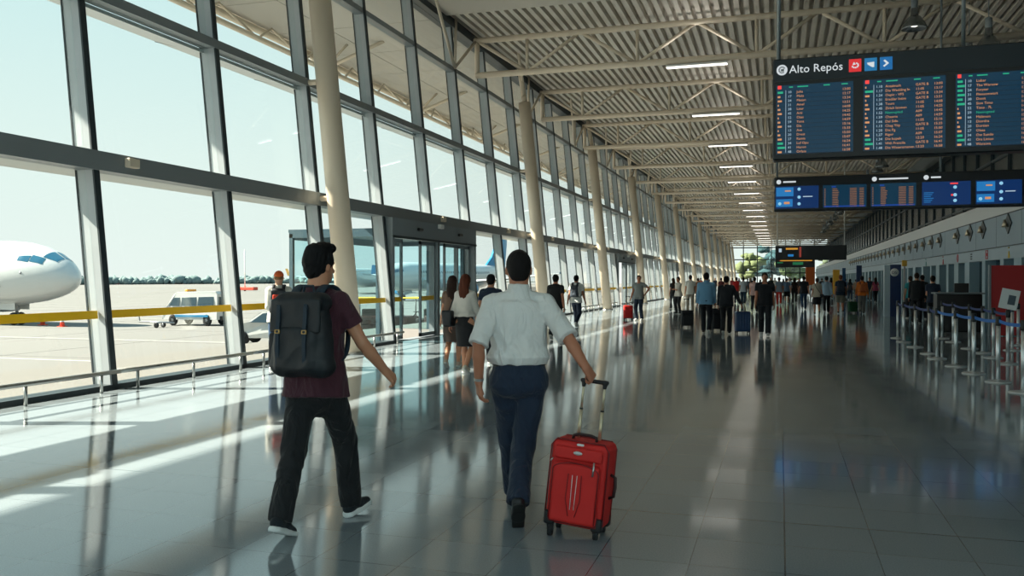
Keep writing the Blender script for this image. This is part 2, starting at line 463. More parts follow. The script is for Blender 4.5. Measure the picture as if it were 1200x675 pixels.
for n in range(N0, N1):
    w = thing('window_%d' % (n - N0 + 1), None, None, (0, 0, 0)); w['kind'] = 'structure'
    y0, y1 = MY(n) + 0.08, MY(n + 1) - 0.08
    g = MB()
    if not door_bay(n): leanbox(g, y0, y1, 0.07, ZL[0], -0.012, 0.012)
    else: leanbox(g, y0, y1, 3.02, ZL[0], -0.012, 0.012)
    for a, b in ((ZL[1], ZM[0]), (ZM[1], ZU[0]), (ZU[1], ZE[0])): leanbox(g, y0, y1, a, b, -0.012, 0.012)
    g.build('glass_pane', M_GLASS, w)
    m = MB(); m.use(M_MULL); zb = 3.0 if (door_bay(n) and door_bay(n - 1)) else 0.0
    leanbox(m, MY(n) - 0.075, MY(n) + 0.03, zb, 9.8, -0.14, 0.13)
    m.use(M_GASK); leanbox(m, MY(n) - 0.075, MY(n) + 0.035, zb, 9.8, 0.13, 0.16); leanbox(m, MY(n) - 0.088, MY(n) + 0.07, zb, 9.8, -0.165, -0.14)
    m.build('mullion', None, w)
    if not door_bay(n): leanbox(MB(), y0, y1, 0, 0, 0, 0); s_ = MB(); leanbox(s_, y0, y1, 1.00, 1.115, 0.013, 0.016); s_.build('safety_stripe', M_YEL, w)
    if n % 2 == 0 and -5 < n < 20:   # small sensor box on the rail
        MB().box((WX(3.3, 0.2), MY(n) + 0.5, 3.22), (WX(3.3, 0.30), MY(n) + 0.72, 3.36), bev=0.01).build('sensor_box', M_CREAM, w)

# sliding doors, upright portals in the wall
def portal(idx, a, b, opens):
    d = thing('door_%d' % idx, None, None, (-9.28, MY(a), 0)); d['kind'] = 'structure'
    W = (b - a) * BAY
    f = MB(); f.use(M_DKGREY)
    f.box((-0.12, 0.06, 2.62), (0.16, W - 0.06, 3.10)); f.use(M_GASK); f.box((0.16, 0.06, 2.60), (0.18, W - 0.06, 2.66)); f.use(M_DKGREY)
    for y in (0.06, W - 0.18): f.box((-0.14, y, 0), (0.16, y + 0.12, 2.62))
    f.box((-0.12, W / 2 - 0.09, 0), (0.14, W / 2 + 0.09, 2.62))
    f.box((-0.12, 0.06, -0.005), (0.12, W - 0.06, 0.012))
    f.build('door_frame', None, d)
    for (y0, y1, xo) in opens:
        l = MB(); l.use(M_DKGREY)
        for yy in (y0, y1 - 0.07): l.box((xo - 0.03, yy, 0.03), (xo + 0.03, yy + 0.07, 2.60))
        l.box((xo - 0.03, y0, 0.03), (xo + 0.03, y1, 0.13)); l.box((xo - 0.03, y0, 2.50), (xo + 0.03, y1, 2.60))
        lf = l.build('door_leaf', None, d)
        MB().box((xo - 0.008, y0 + 0.07, 0.13), (xo + 0.008, y1 - 0.07, 2.50)).build('glass_pane', M_GLASS, lf)
        MB().box((xo + 0.010, y0 + 0.07, 1.00), (xo + 0.013, y1 - 0.07, 1.115)).build('safety_stripe', M_YEL, lf)
    for yy in (W * 0.27, W * 0.75):
        MB().box((0.16, yy - 0.14, 2.84), (0.24, yy + 0.14, 2.92), bev=0.02).build('motion_sensor', M_BLACK, d)
    e = MB().box((0.16, W * 0.5 - 0.12, 2.98), (0.26, W * 0.5 + 0.12, 3.10), bev=0.01).build('indicator_lamp', M_WHITE, d)
def vestibule(idx, a, b, lab):
    t = thing('glass_vestibule', lab, 'vestibule', (-9.45, MY(a), -0.02)); W = (b - a) * BAY; f = MB(); f.use(mat('vestibule_frame', (70, 96, 108), .4, .3)); g = MB()
    for y in (0.1, W - 0.2):
        for x in (-2.6, -1.3, -0.15): f.box((x, y, 0), (x + .1, y + .1, 2.75))
        f.box((-2.6, y, 2.65), (-.05, y + .1, 2.78)); MB().box((-2.5, y + .04, 0.02), (-.1, y + .055, 2.65)).build('side_glass', glass('vestibule_glass', (.72, .88, .90), .12), t)
    f.box((-2.62, .1, 2.78), (-.05, W - .1, 2.86)); f.box((-2.6, .2, 2.6), (-2.5, W - .2, 2.78)); f.build('frame', None, t)
vestibule(1, 1, 3, 'glass vestibule outside the nearest sliding doors')
portal(1, 1, 3, [(0.18, 1.05, -0.05), (2.0, 3.03, 0.04), (3.75, 4.85, 0.04), (4.85, 6.06, -0.05)])
portal(2, 11, 13, [(0.18, 1.05, -0.05), (1.9, 3.03, 0.04), (3.21, 4.5, 0.04), (5.0, 6.06, -0.05)])
portal(3, 21, 23, [(0.18, 1.05, -0.05), (1.9, 3.03, 0.04), (3.21, 4.5, 0.04), (5.0, 6.06, -0.05)])

# ------------------------------------------------------------------ roof deck, soffit, canopy
ZD = 9.86
M_DECK = mat('ribbed_roof_sheet', (208, 202, 192), 0.5, 0.15, var=0.1, vscale=1.0)
mb = MB(); prof = []; x = -10.35; p = 0.29
while x < 9.6:
    prof += [(x, ZD), (x + 0.15, ZD), (x + 0.155, ZD + 0.2), (x + 0.285, ZD + 0.2)]; x += p
vs = []; fs = []
for (a, z) in prof: vs += [(a, 25.1, z), (a, YEND + 0.3, z)]
for i in range(len(prof) - 1): fs.append((2 * i, 2 * i + 1, 2 * i + 3, 2 * i + 2))
mb.use(M_DECK); mb.add(vs, fs); mb.box((-10.35, -2.5, ZD + 0.22), (9.7, YEND + 0.3, ZD + 0.34))
mb.use(mat('smooth_soffit', (196, 190, 180), 0.6)); mb.box((-10.0, -2.5, ZD - 0.10), (9.7, 25.1, ZD + 0.13))
mb.build('ceiling', kind='structure')
m = MB(); m.use(M_GLASS); m.box((-10.3, YBACK, ZD), (9.6, -2.5, ZD + 0.03)); m.use(M_DKGREY)  # unseen roof opening, added to bring more daylight in from behind the camera
for i in range(8): yy = YBACK + i * 2.8; m.box((-10.3, yy - .05, ZD - .15), (9.6, yy + .05, ZD + .1))
m.build('added_skylight', kind='structure')
# canopy outside, smooth pale panels
mb = MB(); mb.use(mat('canopy_panel', (178, 175, 168), 0.6, var=0.05, vscale=0.5))
for n in range(N0, N1):
    for xa, xb in ((-12.3, -10.35), (-14.3, -12.33), (-16.4, -14.33)):
        mb.box((xa, MY(n) + 0.02, ZD), (xb, MY(n + 1) - 0.02, ZD + 0.1))
mb.use(M_GASK); mb.box((-16.4, YBACK, ZD + 0.08), (-10.3, YEND, ZD + 0.3)); mb.use(M_CREAM)
mb.tube([(-16.3, YBACK, ZD - 0.15), (-16.3, YEND, ZD - 0.15)], 0.12, 10)
mb.tube([(-15.5, YBACK, 9.05), (-15.5, YEND, 9.05)], 0.09, 10)
for i in range(70): y_ = YBACK + i * 2.78; mb.tube([(-15.5, y_, 9.05), (-15.9, y_ + 1.39, ZD - 0.1), (-15.5, y_ + 2.78, 9.05)], 0.045, 6, cap=False)
mb.build('trim_6', kind='structure')

# ------------------------------------------------------------------ roof trusses
TY = [27.45 + 8.35 * k for k in range(19)]
ZC0, ZC1 = 8.42, 9.58
TN = [-9.75, -8.0, -6.2, -4.35, -2.5, -0.7, 1.1, 2.9, 4.75, 6.6, 8.6]
def truss(k, yk):
    t = thing('roof_truss', '%s pale tubular roof truss spanning the hall under the ribbed ceiling' % ORD[k], 'roof truss', (0, yk, 0), 0, 'tubular roof trusses')
    MB().tube([(-9.78, 0, ZC0), (8.9, 0, ZC0)], 0.105, 10).build('bottom_chord', M_CREAM, t)
    MB().tube([(-9.85, 0, ZC1), (8.9, 0, ZC1)], 0.10, 10).build('top_chord', M_CREAM, t)
    nseg = 8 if k < 8 else 6
    for i, xx in enumerate(TN):
        if i % 2 == 1 or i == 0: MB().tube([(xx, 0, ZC0), (xx, 0, ZC1)], 0.055 if i else 0.09, nseg).build('post', M_CREAM, t)
        if i < len(TN) - 1:
            a = ZC1 if i % 2 == 0 else ZC0; b = ZC0 if i % 2 == 0 else ZC1
            MB().tube([(xx, 0, a), (TN[i + 1], 0, b)], 0.058, nseg).build('diagonal', M_CREAM, t)
    if k < 10:
        zz = ZU[1] - 0.02
        br = MB()
        for (q0, q1) in (((WX(zz, 0.16), -1.9, zz), (-9.80, 0, ZC1)), ((WX(zz, 0.16), -1.9, zz), (-9.9, -1.6, ZD)), ((WX(zz, 0.16), -1.9, zz), (-9.2, -5.4, ZD))):
            br.tube([q0, q1], 0.05, 8)
        br.build('wall_brace', M_CREAM, t)
    o = MB()   # outrigger under the canopy edge
    o.tube([(-13.2, 0, ZD), (-15.5, 0, 9.05), (-16.3, 0, ZD - 0.15)], 0.07, 8); o.tube([(-14.6, 0, ZD), (-15.5, 0, 9.05)], 0.05, 6)
    o.build('outrigger', M_CREAM, t)
for k, yk in enumerate(TY): truss(k, yk)

# columns leaning with the wall
CN = [0, 5] + list(range(9, 54, 4))
for k, n in enumerate(CN):
    y = MY(n); r = 0.235
    c = thing('leaning_column', '%s round cream column leaning along the glass wall' % ORD[k], 'column', (-8.56, y, 0), 0, 'leaning columns along the glass wall')
    ztop = 8.35
    MB().tube([(0, 0, 0), (-SL * ztop, 0, ztop)], r, 28).build('shaft', M_CREAM, c)
    b = MB(); b.lathe([(r + 0.05, 0), (r + 0.05, 0.03), (r + 0.02, 0.05), (r, 0.06)], n=28); b.build('base_ring', M_STEEL, c)
    a = MB(); a.use(M_CREAM)
    a.tube([(-SL * ztop, 0, ztop), (-SL * (ztop + 0.3), 0, ztop + 0.3)], 0.10, 12)
    a.tube([(-SL * 8.6, 0, 8.6), (-SL * 8.6 - 0.2, 0, ZD)], 0.10, 12); a.build('head_pin', None, c)
    for z in (3.27, 5.74):
        MB().tube([(-SL * z - 0.1, 0, z), (-SL * z - 0.62, 0, z)], 0.06, 10).build('wall_tie', M_CREAM, c)

# unseen back wall behind the camera, glazed to add sky light; end glazing
m = MB(); m.use(M_DKGREY)
for i in range(8): xx = -10.2 + i * 2.82; m.box((xx - 0.1, YBACK - 0.3, 0), (xx + 0.1, YBACK - 0.05, ZD))
for z in (0.0, 3.1, 6.2, 9.5): m.box((-10.3, YBACK - 0.3, z), (9.6, YBACK - 0.05, z + 0.2))
m.use(M_GLASS); m.box((-10.3, YBACK - 0.2, 0), (9.6, YBACK - 0.18, ZD)); m.build('wall_back', None, kind='structure')
w = thing('window_%d' % (N1 - N0 + 1), None, None); w['kind'] = 'structure'
MB().box((-10.3, YEND + 0.02, 0), (9.6, YEND + 0.05, ZD)).build('glass_pane', M_GLASS, w)
m = MB(); m.use(M_GASK)
for i in range(8): xx = -10.2 + i * 2.82; m.box((xx - 0.1, YEND - 0.15, 0), (xx + 0.1, YEND + 0.15, ZD))
for z in (0.0, 2.9, 5.7, 8.2): m.box((-10.3, YEND - 0.1, z), (9.6, YEND + 0.1, z + 0.22))
m.build('window_frame', None, w)

# low bump rail inside the glass
RS = []
ypx = [30, 116, 161, 225, 280]
def rail(y0, n, idx):
    t = thing('bump_rail', idx, 'guard rail', (-8.84, y0, 0), 0, 'low steel bump rails along the glass')
    MB().tube([(0, -0.35, 0.27), (0, (n - 1) * 1.24 + 0.35, 0.27)], 0.03, 12).build('rail', M_STEEL, t)
    for i in range(n):
        MB().tube([(0, i * 1.24, 0), (0, i * 1.24, 0.26)], 0.022, 10).build('post', M_STEEL, t)
rail(3.4, 3, 'low steel bump rail nearest the camera at the left picture edge')
rail(7.1, 3, 'low steel bump rail at the foot of the nearest mullion')
rail(10.28, 3, 'low steel bump rail left of the man in the orange cap')
rail(13.46, 3, 'low steel bump rail behind the man in the orange cap and the column')
rail(16.64, 3, 'low steel bump rail ending at the sliding doors')
rail(26.0, 9, 'low steel bump rail just beyond the open sliding doors')
rail(38.5, 9, 'low steel bump rail further along past the second column')

# ------------------------------------------------------------------ right side: low ticket office front, clerestory above
XR = 7.0
M_FASC = mat('fascia_blue_grey', (140, 160, 174), 0.5, 0.0, var=0.04, vscale=0.8)
M_STRIP = mat('pale_strip', (164, 182, 194), 0.5)
M_COPE = mat('coping_white', (214, 218, 220), 0.5)
M_TEAL = mat('dark_teal_glass', (14, 40, 50), 0.25, 0.1, spec=0.8)
M_PIL = mat('pilaster_blue_grey', (140, 170, 184), 0.4)
mb = MB(); mb.use(M_FASC); mb.box((XR, YBACK, 2.66), (XR + 0.3, YEND, 3.70))
mb.use(M_GASK); mb.box((XR - 0.01, YBACK, 3.68), (XR + 0.02, YEND, 3.72)); mb.box((XR - 0.004, YBACK, 2.64), (XR + 0.02, YEND, 2.67))
mb.use(M_STRIP); mb.box((XR + 0.03, YBACK, 2.24), (XR + 0.3, YEND, 2.66))
mb.use(M_COPE); mb.add([(XR + 0.01, YBACK, 3.72), (XR + 0.16, YBACK, 4.30), (XR + 0.16, YEND, 4.30), (XR + 0.01, YEND, 3.72)], [(0, 1, 2, 3)]); mb.box((XR + 0.16, YBACK, 4.1), (9.6, YEND, 4.3))
mb.use(M_GASK); 
for i in range(60): mb.box((XR - 0.003, YBACK + 6 + i * 3.2, 2.67), (XR + 0.01, YBACK + 6.015 + i * 3.2, 3.68))
mb.build('wall_right', kind='structure')
mb = MB(); mb.use(M_TEAL); mb.box((XR + 0.40, YBACK, 0), (XR + 0.45, YEND, 2.3))
mb.use(M_PIL)
y = 27.3; rr = random.Random(3)
while y < YEND - 2:
    w1 = rr.choice((0.35, 0.5, 0.9)); mb.box((XR + 0.05, y, 0), (XR + 0.40, y + w1, 2.24)); y += w1 + rr.choice((1.3, 1.8, 2.2))
mb.box((XR + 0.05, YBACK, 0), (XR + 0.3, 26.0, 2.24))
mb.build('wall_right_recess', kind='structure')
mb = MB(); mb.use(M_TEAL); mb.box((9.3, YBACK, 3.6), (9.6, YEND, 8.5)); mb.use(mat('clerestory_frame', (44, 56, 62), .5))
for i in range(66): mb.box((9.2, YBACK + i * 3.12, 3.6), (9.3, YBACK + i * 3.12 + 0.06, 8.5))
for z in (5.2, 6.9): mb.box((9.22, YBACK, z), (9.3, YEND, z + 0.1))
mb.use(M_GASK); mb.box((8.85, YBACK, 8.5), (9.6, YEND, 8.8)); mb.use(mat('upper_grey_wall', (90, 98, 102), 0.6)); mb.box((9.2, YBACK, 8.8), (9.6, YEND, ZD + 0.1))
mb.build('wall_right_upper', kind='structure')

# diamond niches with cone spots on the fascia
ds = [31.2, 34.8, 37.0, 39.5, 43.5, 45.8, 48.2] + [50.6 + 2.4 * i for i in range(20)]
proto = thing('diamond_spotlight', None, 'spotlight', (XR - 0.005, 0, 3.36), 0, 'diamond spotlights along the fascia')
m = MB(); m.use(mat('diamond_plate', (66, 72, 74), 0.45, 0.1)); m.prism([(0, 0.33), (0.46, 0), (0, -0.33), (-0.46, 0)], -0.03, 0.0, axes=(1, 2, 0)); m.build('diamond_plate', None, proto)
m = MB(); m.lathe([(0.03, 0.13), (0.06, 0.02), (0.10, -0.11), (0.08, -0.11)], c=(-0.10, 0.04, 0), n=16); m.build('cone_shade', mat('champagne_metal', (205, 190, 165), 0.3, 0.7), proto)
for i, y in enumerate(ds):
    o = proto if i == 0 else copy_tree(proto)
    o.location.y = y; o['label'] = '%s diamond shaped spotlight on the blue grey fascia' % ORD[i]
# coloured pictograms under it
def picto(px, rgb, shape, lab):
    th = math.atan((px - 600) / F_PX) - YAW; y = (XR + 0.02) / math.tan(th)
    m = MB(); m.use(mat('pictogram_%s' % '_'.join(map(str, rgb)), rgb, 0.5)); x0, x1 = XR + 0.012, XR + 0.03
    def sq(y0, y1, z0, z1): m.box((x0, y + y0, 2.45 + z0), (x1, y + y1, 2.45 + z1))
    if shape == 'woman':
        m.lathe([(0.001, -0.03), (0.03, 0), (0.001, 0.03)], c=(x0 + 0.005, y, 2.45 + 0.14), n=10)
        m.prism([(y - 0.03, 2.48), (y + 0.03, 2.48), (y + 0.11, 2.27), (y - 0.11, 2.27)], x0, x1, axes=(1, 2, 0)); sq(-0.05, -0.02, -0.2, -0.12); sq(0.02, 0.05, -0.2, -0.12)
    elif shape == 'ring':
        for a in range(12):
            t = a * PI / 6; c, s = math.cos(t), math.sin(t); m.box((x0, y + 0.13 * c - 0.035, 2.45 + 0.13 * s - 0.035), (x1, y + 0.13 * c + 0.035, 2.45 + 0.13 * s + 0.035))
    elif shape == 'bars':
        for q in (-0.12, -0.03, 0.06): sq(-0.12, 0.12, q, q + 0.05)
    else:
        sq(-0.16, 0.16, 0.12, 0.16); sq(-0.16, 0.16, -0.16, -0.12); sq(-0.16, -0.12, -0.16, 0.16); sq(0.12, 0.16, -0.16, 0.16); sq(-0.05, 0.07, -0.05, 0.06)
    tag(m.build('wall_pictogram'), lab, 'sign')
picto(1182, (226, 190, 60), 'woman', 'yellow pictogram on the pale strip nearest the red partition')
picto(1156, (196, 60, 66), 'square', 'red square pictogram on the pale strip above the doors')
picto(1138, (50, 62, 70), 'bars', 'dark barred pictogram on the pale strip above the doors')
picto(1122, (196, 90, 96), 'ring', 'red ring pictogram on the pale strip above the doors')
picto(1105, (200, 40, 44), 'woman', 'solid red pictogram on the pale strip above the doors')
picto(1085, (40, 150, 150), 'woman', 'teal pictogram on the pale strip above the doors')
# ------------------------------------------------------------------ outside: apron, grass, trees, aircraft, vehicles
ZG = -1.25
def ground_mat(name, rgb, var, sc, lines=False):
    m = mat(name, rgb, 0.9, var=var, vscale=sc); return m
mb = MB(); mb.use(mat('apron_concrete', (112, 111, 108), 0.9, var=0.10, vscale=0.06)); mb.box((-420, -200, ZG - 1), (-12.6, 700, ZG)); 
mb.use(mat('pavement_concrete', (112, 111, 108), 0.9, var=0.06, vscale=0.5)); mb.box((-12.6, YBACK, ZG - 1), (-9.3, YEND + 8, -0.02))
mb.box((-60, YEND + 4, ZG - 1), (60, YEND + 90, -0.05)); mb.build('apron', kind='structure')
o = MB().box((-1200, -500, ZG - 1.2), (-420, 1600, ZG - 0.1)).build('grass_field', mat('dry_grass', (116, 116, 92), 1.0, var=0.25, vscale=0.02), kind='structure')
mb = MB()
for i in range(-3, 40):
    y = -20 + i * 7.5; mb.box((-300, y, ZG), (-12.6, y + 0.06, ZG + 0.004))
for i in range(16): mb.box((-20 - i * 7.5, -60, ZG), (-20.06 - i * 7.5, 300, ZG + 0.004))
mb.use(mat('apron_joint', (90, 89, 86), 0.9)); tag(mb.build('apron_joints'), kind='structure')
mb = MB(); mb.use(mat('paint_line_white', (170, 170, 166), 0.8))
for y in (24, 33, 52): mb.box((-90, y, ZG + 0.003), (-15, y + 0.18, ZG + 0.008))
mb.build('painted_lines', kind='structure')

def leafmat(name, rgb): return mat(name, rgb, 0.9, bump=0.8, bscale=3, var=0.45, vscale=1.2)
def blob(mb, c, r, rnd, sub=2, sq=0.8):
    bm = _ico(sub); ph = [rnd.uniform(0, 6) for _ in range(6)]
    vs = []
    for v in bm[0]:
        k = 1 + 0.16 * math.sin(4 * v[0] + ph[0]) + 0.16 * math.sin(5 * v[1] + ph[1]) + 0.14 * math.sin(6 * v[2] + ph[2]) + 0.10 * math.sin(11 * v[0] + 9 * v[1] + ph[3]) + 0.08 * math.sin(13 * v[2] - 10 * v[1] + ph[4])
        vs.append((c[0] + v[0] * r * k, c[1] + v[1] * r * k, c[2] + v[2] * r * k * sq))
    mb.add(vs, bm[1], True)
_IC = {}
def _ico(sub):
    if sub not in _IC:
        import bmesh
        b = bmesh.new(); bmesh.ops.create_icosphere(b, subdivisions=sub, radius=1.0)
        _IC[sub] = ([tuple(v.co) for v in b.verts], [tuple(v.index for v in f.verts) for f in b.faces]); b.free()
    return _IC[sub]
# distant tree belt
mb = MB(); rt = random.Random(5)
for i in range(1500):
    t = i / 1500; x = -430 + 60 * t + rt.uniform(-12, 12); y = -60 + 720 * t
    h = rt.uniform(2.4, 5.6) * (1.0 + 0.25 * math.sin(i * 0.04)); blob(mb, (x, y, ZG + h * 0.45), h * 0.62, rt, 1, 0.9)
tag(mb.build('distant_tree_belt', leafmat('hazed_leaves', (104, 124, 124))), 'long hazy belt of green trees on the horizon beyond the airfield', 'trees', kind='stuff')  # distance haze is put into the pale leaf colour
# trees past the end glazing
TG = [(-16, 22, 11, (46, 66, 56)), (-7, 30, 12, (96, 106, 70)), (2, 22, 12, (74, 92, 60)), (-2, 44, 15, (40, 74, 80)), (12, 33, 12, (84, 96, 74)), (-24, 40, 16, (46, 78, 86)), (18, 24, 10, (52, 70, 50))]
TL = ['dark green leafy tree outside the far end glass, leftmost', 'yellow green leafy tree outside the far end glass', 'bright green leafy tree in the middle of the far end glass', 'tall blue green tree behind the others beyond the far end', 'pale olive tree outside the far end behind the hanging board', 'tall blue green tree far left beyond the end glass', 'low dark green tree outside the far end, rightmost']
for (x, dy, h, rgb), lb in zip(TG, TL):
    h *= .68
    t = thing('leafy_tree', lb, 'tree', (x, YEND + dy, -0.05), 0, 'trees beyond the end window')
    MB().tube([(0, 0, 0), (0.1, 0, h * 0.4), (0, 0.2, h * 0.7)], [0.3, 0.22, 0.1], 8).build('trunk', mat('bark', (84, 70, 56), 0.9), t)
    c = MB()
    for j in range(26):
        a = rt.uniform(0, 2 * PI); q = rt.uniform(0, 1) ** 0.6 * h * 0.36
        blob(c, (q * math.cos(a), q * math.sin(a), h * rt.uniform(0.3, 0.95)), h * rt.uniform(0.09, 0.17), rt, 2)
    c.build('crown', leafmat('leaves_%d_%d' % (rgb[0], rgb[2]), rgb), t)

# aircraft -----------------------------------------------------------
M_AIRW = mat('aircraft_white', (196, 200, 200), 0.25, coat=0.4)
M_COCK = mat('cockpit_glass', (44, 96, 122), 0.12, spec=0.9)
M_TYRE = mat('tyre_rubber', (30, 32, 34), 0.8)
M_ALU = mat('aluminium', (150, 154, 158), 0.35, 0.8)
def aircraft(lab, nose, head, livery, belly=2.1, windows=True, full=True):
    """nose tip at local origin, fuselage runs along local -Y, ground at local z=0"""
    t = thing('airliner', lab, 'airplane', (nose.x, nose.y, ZG), head)
    zc = 3.25; r = 2.02; L = 36
    prof = [(0.0, 0.02, -0.42), (0.06, 0.22, -0.41), (0.2, 0.45, -0.38), (0.5, 0.76, -0.32), (1.0, 1.08, -0.24), (1.8, 1.42, -0.15), (2.8, 1.70, -0.07), (4.0, 1.90, -0.02), (5.5, 2.0, 0), (7, r, 0), (24, r, 0), (27, 1.85, 0.15), (31, 1.2, 0.7), (34, .65, 1.1), (L, .2, 1.4)]
    rings = []
    for (y, rr, dz) in prof:
        rg = []
        for j in range(40):
            a = 2 * PI * j / 40; c, s = math.cos(a), math.sin(a)
            rg.append((rr * c, -y, zc + dz + rr * s * (1.0 if s < 0 else 1.0)))
        rings.append(rg)
    f = MB(); f.smooth = True; f.rings(rings); f.build('fuselage', M_AIRW, t)
    # cockpit windows hug the nose surface
    def surf(y, a, lift=0.012):
        for i in range(len(prof) - 1):
            if prof[i][0] <= y <= prof[i + 1][0]:
                u = (y - prof[i][0]) / (prof[i + 1][0] - prof[i][0]); rr = prof[i][1] + u * (prof[i + 1][1] - prof[i][1]) + lift; dz = prof[i][2] + u * (prof[i + 1][2] - prof[i][2])
                return (rr * math.cos(a), -y, zc + dz + rr * math.sin(a))
    for s in (1, -1):
        for (ya, yb, a0, a1, a2, a3) in ((0.95, 1.75, 55, 88, 88, 50), (1.55, 2.35, 30, 49, 47, 29), (2.4, 3.1, 27, 44, 36, 26)):
            m = MB(); vs = []; fs = []; n = 8
            for i in range(n + 1):
                u = i / n; y = ya + (yb - ya) * u; lo = a0 + (a3 - a0) * u; hi = a1 + (a2 - a1) * u
                for j in range(n + 1):
                    a = math.radians(lo + (hi - lo) * j / n); p = surf(y, a); vs.append((p[0] * s, p[1], p[2]))
            for i in range(n):
                for j in range(n):
                    q = (i * (n + 1) + j, i * (n + 1) + j + 1, (i + 1) * (n + 1) + j + 1, (i + 1) * (n + 1) + j); fs.append(q if s < 0 else q[::-1])
            m.add(vs, fs, True).build('cockpit_window', M_COCK, t)
    # nose gear
    g = MB(); g.use(M_ALU); g.tube([(0, -5.0, 0.45), (0, -5.2, 2.0)], 0.09, 12); g.tube([(0, -5.1, 1.1), (0, -6.2, 1.9)], 0.05, 8); g.tube([(-0.3, -5.0, 0.42), (0.3, -5.0, 0.42)], 0.06, 8); g.box((-0.25, -5.25, 0.9), (0.25, -5.05, 1.15), bev=0.03)
    g.use(M_AIRW); 
    for s in (-1, 1): g.box((s * 0.5 - 0.02, -6.6, 0.95), (s * 0.5 + 0.02, -4.6, 1.6))
    gg = g.build('nose_gear', None, t)
    for s in (-0.26, 0.26):
        MB().lathe([(0.15, -0.1), (0.36, -0.1), (0.4, -0.04), (0.4, 0.04), (0.36, 0.1), (0.15, 0.1)], n=20, M=Matrix.Translation((s, -5.0, 0.4)) @ Matrix.Rotation(PI / 2, 4, 'Y')).build('wheel', M_TYRE, gg)
    m = MB(); m.use(M_ALU); m.lathe([(0.001, -0.02), (0.09, 0), (0.001, 0.02)], n=12, M=Matrix.Translation(surf(2.7, math.radians(2))) @ Matrix.Rotation(PI / 2, 4, 'Y')); m.lathe([(0.001, -0.02), (0.05, 0), (0.001, 0.02)], n=12, M=Matrix.Translation(surf(4.3, math.radians(-25))) @ Matrix.Rotation(PI / 2, 4, 'Y')); m.build('nose_sensor', None, t)
    wn = MB()
    for i in range(40):
        y = 6.4 + i * 0.53
        if y > 27: break
        for s in (1, -1):
            p = surf(y, math.radians(14), 0.01); p2 = surf(y, math.radians(24), 0.01)
            wn.add([(s * p[0], p[1] - 0.12, p[2]), (s * p[0], p[1] + 0.12, p[2]), (s * p2[0], p2[1] + 0.12, p2[2]), (s * p2[0], p2[1] - 0.12, p2[2])], [(0, 1, 2, 3) if s > 0 else (3, 2, 1, 0)])
    w = wn.build('cabin_windows', mat('cabin_glass', (70, 86, 98), 0.2), t)
    for s in (1, -1):
        wg = MB(); wg.use(M_AIRW)
        def sec(x, y0, y1, z, th): return [(x, y0, z), (x, y0 + (y1 - y0) * .3, z + th), (x, y1, z), (x, y0 + (y1 - y0) * .3, z - th * .6)]
        wg.rings([sec(s * 1.6, -12.5, -19.5, 2.2, 0.45), sec(s * 6, -15, -20, 2.6, 0.3), sec(s * 16.5, -20.5, -22.3, 3.7, 0.1)], smooth=False)
        wg.use(livery); wg.rings([sec(s * 16.5, -20.5, -22.3, 3.7, 0.1), sec(s * 16.9, -21.3, -22.6, 5.2, 0.05)], smooth=False)
        wg.build('wing', None, t)
        e = MB(); e.use(livery); e.lathe([(0.85, 0), (1.0, 0.25), (1.05, 1.2), (0.85, 2.6), (0.5, 3.4)], n=24, M=Matrix.Translation((s * 5.6, -12.2, 1.55)) @ Matrix.Rotation(PI / 2, 4, 'X')); e.use(M_BLACK); e.lathe([(0.8, 0.02), (0.8, 0.03)], n=24, M=Matrix.Translation((s * 5.6, -12.2, 1.55)) @ Matrix.Rotation(PI / 2, 4, 'X'))
        e.use(M_AIRW); e.box((s * 5.6 - 0.12, -15.5, 2.2), (s * 5.6 + 0.12, -13.4, 2.75)); e.build('engine', None, t)
        mg = MB(); mg.use(M_ALU); mg.tube([(s * 3.6, -18, 0.5), (s * 3.6, -18, 2.2)], 0.14, 10); mg.use(M_TYRE)
        for dx in (-0.35, 0.35): mg.lathe([(0.2, -0.18), (0.5, -0.18), (0.58, 0), (0.5, 0.18), (0.2, 0.18)], n=20, M=Matrix.Translation((s * 3.6 + dx, -18, 0.58)) @ Matrix.Rotation(PI / 2, 4, 'Y'))
        mg.build('main_gear', None, t)
        h = MB(); h.use(M_AIRW); h.rings([sec(s * 0.4, -31, -34.5, 4.3, 0.2), sec(s * 6, -34, -35.6, 4.7, 0.06)], smooth=False); h.build('tailplane', None, t)
    v = MB(); v.use(livery); v.prism([(-28.5, 5.0), (-30.5, 6.4), (-34.2, 11.4), (-36.3, 11.4), (-35.2, 4.6)], -0.16, 0.16, axes=(1, 2, 0)); v.build('tail_fin', None, t)
    return t
def heading(dx, dy): return math.atan2(-dx, dy)   # rotation that points local +Y along (dx,dy)
n1 = cw(91, 334, 52); aircraft('big white airliner nose with blue cockpit windows outside the nearest glass', n1, heading(CY * 0.93 + SY * 0.36, SY * 0.93 - CY * 0.36), M_AIRW)
M_LIVY = mat('livery_yellow', (236, 176, 60), 0.3); M_LIVB = mat('livery_blue', (40, 130, 176), 0.3)
n2 = Vector((-50, 103, 0)); aircraft('white airliner with blue tail and engines seen through the sliding doors', n2, heading(-6, -35.5), M_LIVB)
n3 = Vector((-87, 186, 0)); aircraft('white airliner with yellow tail parked furthest away on the apron', n3, heading(-5, 36), M_LIVY)

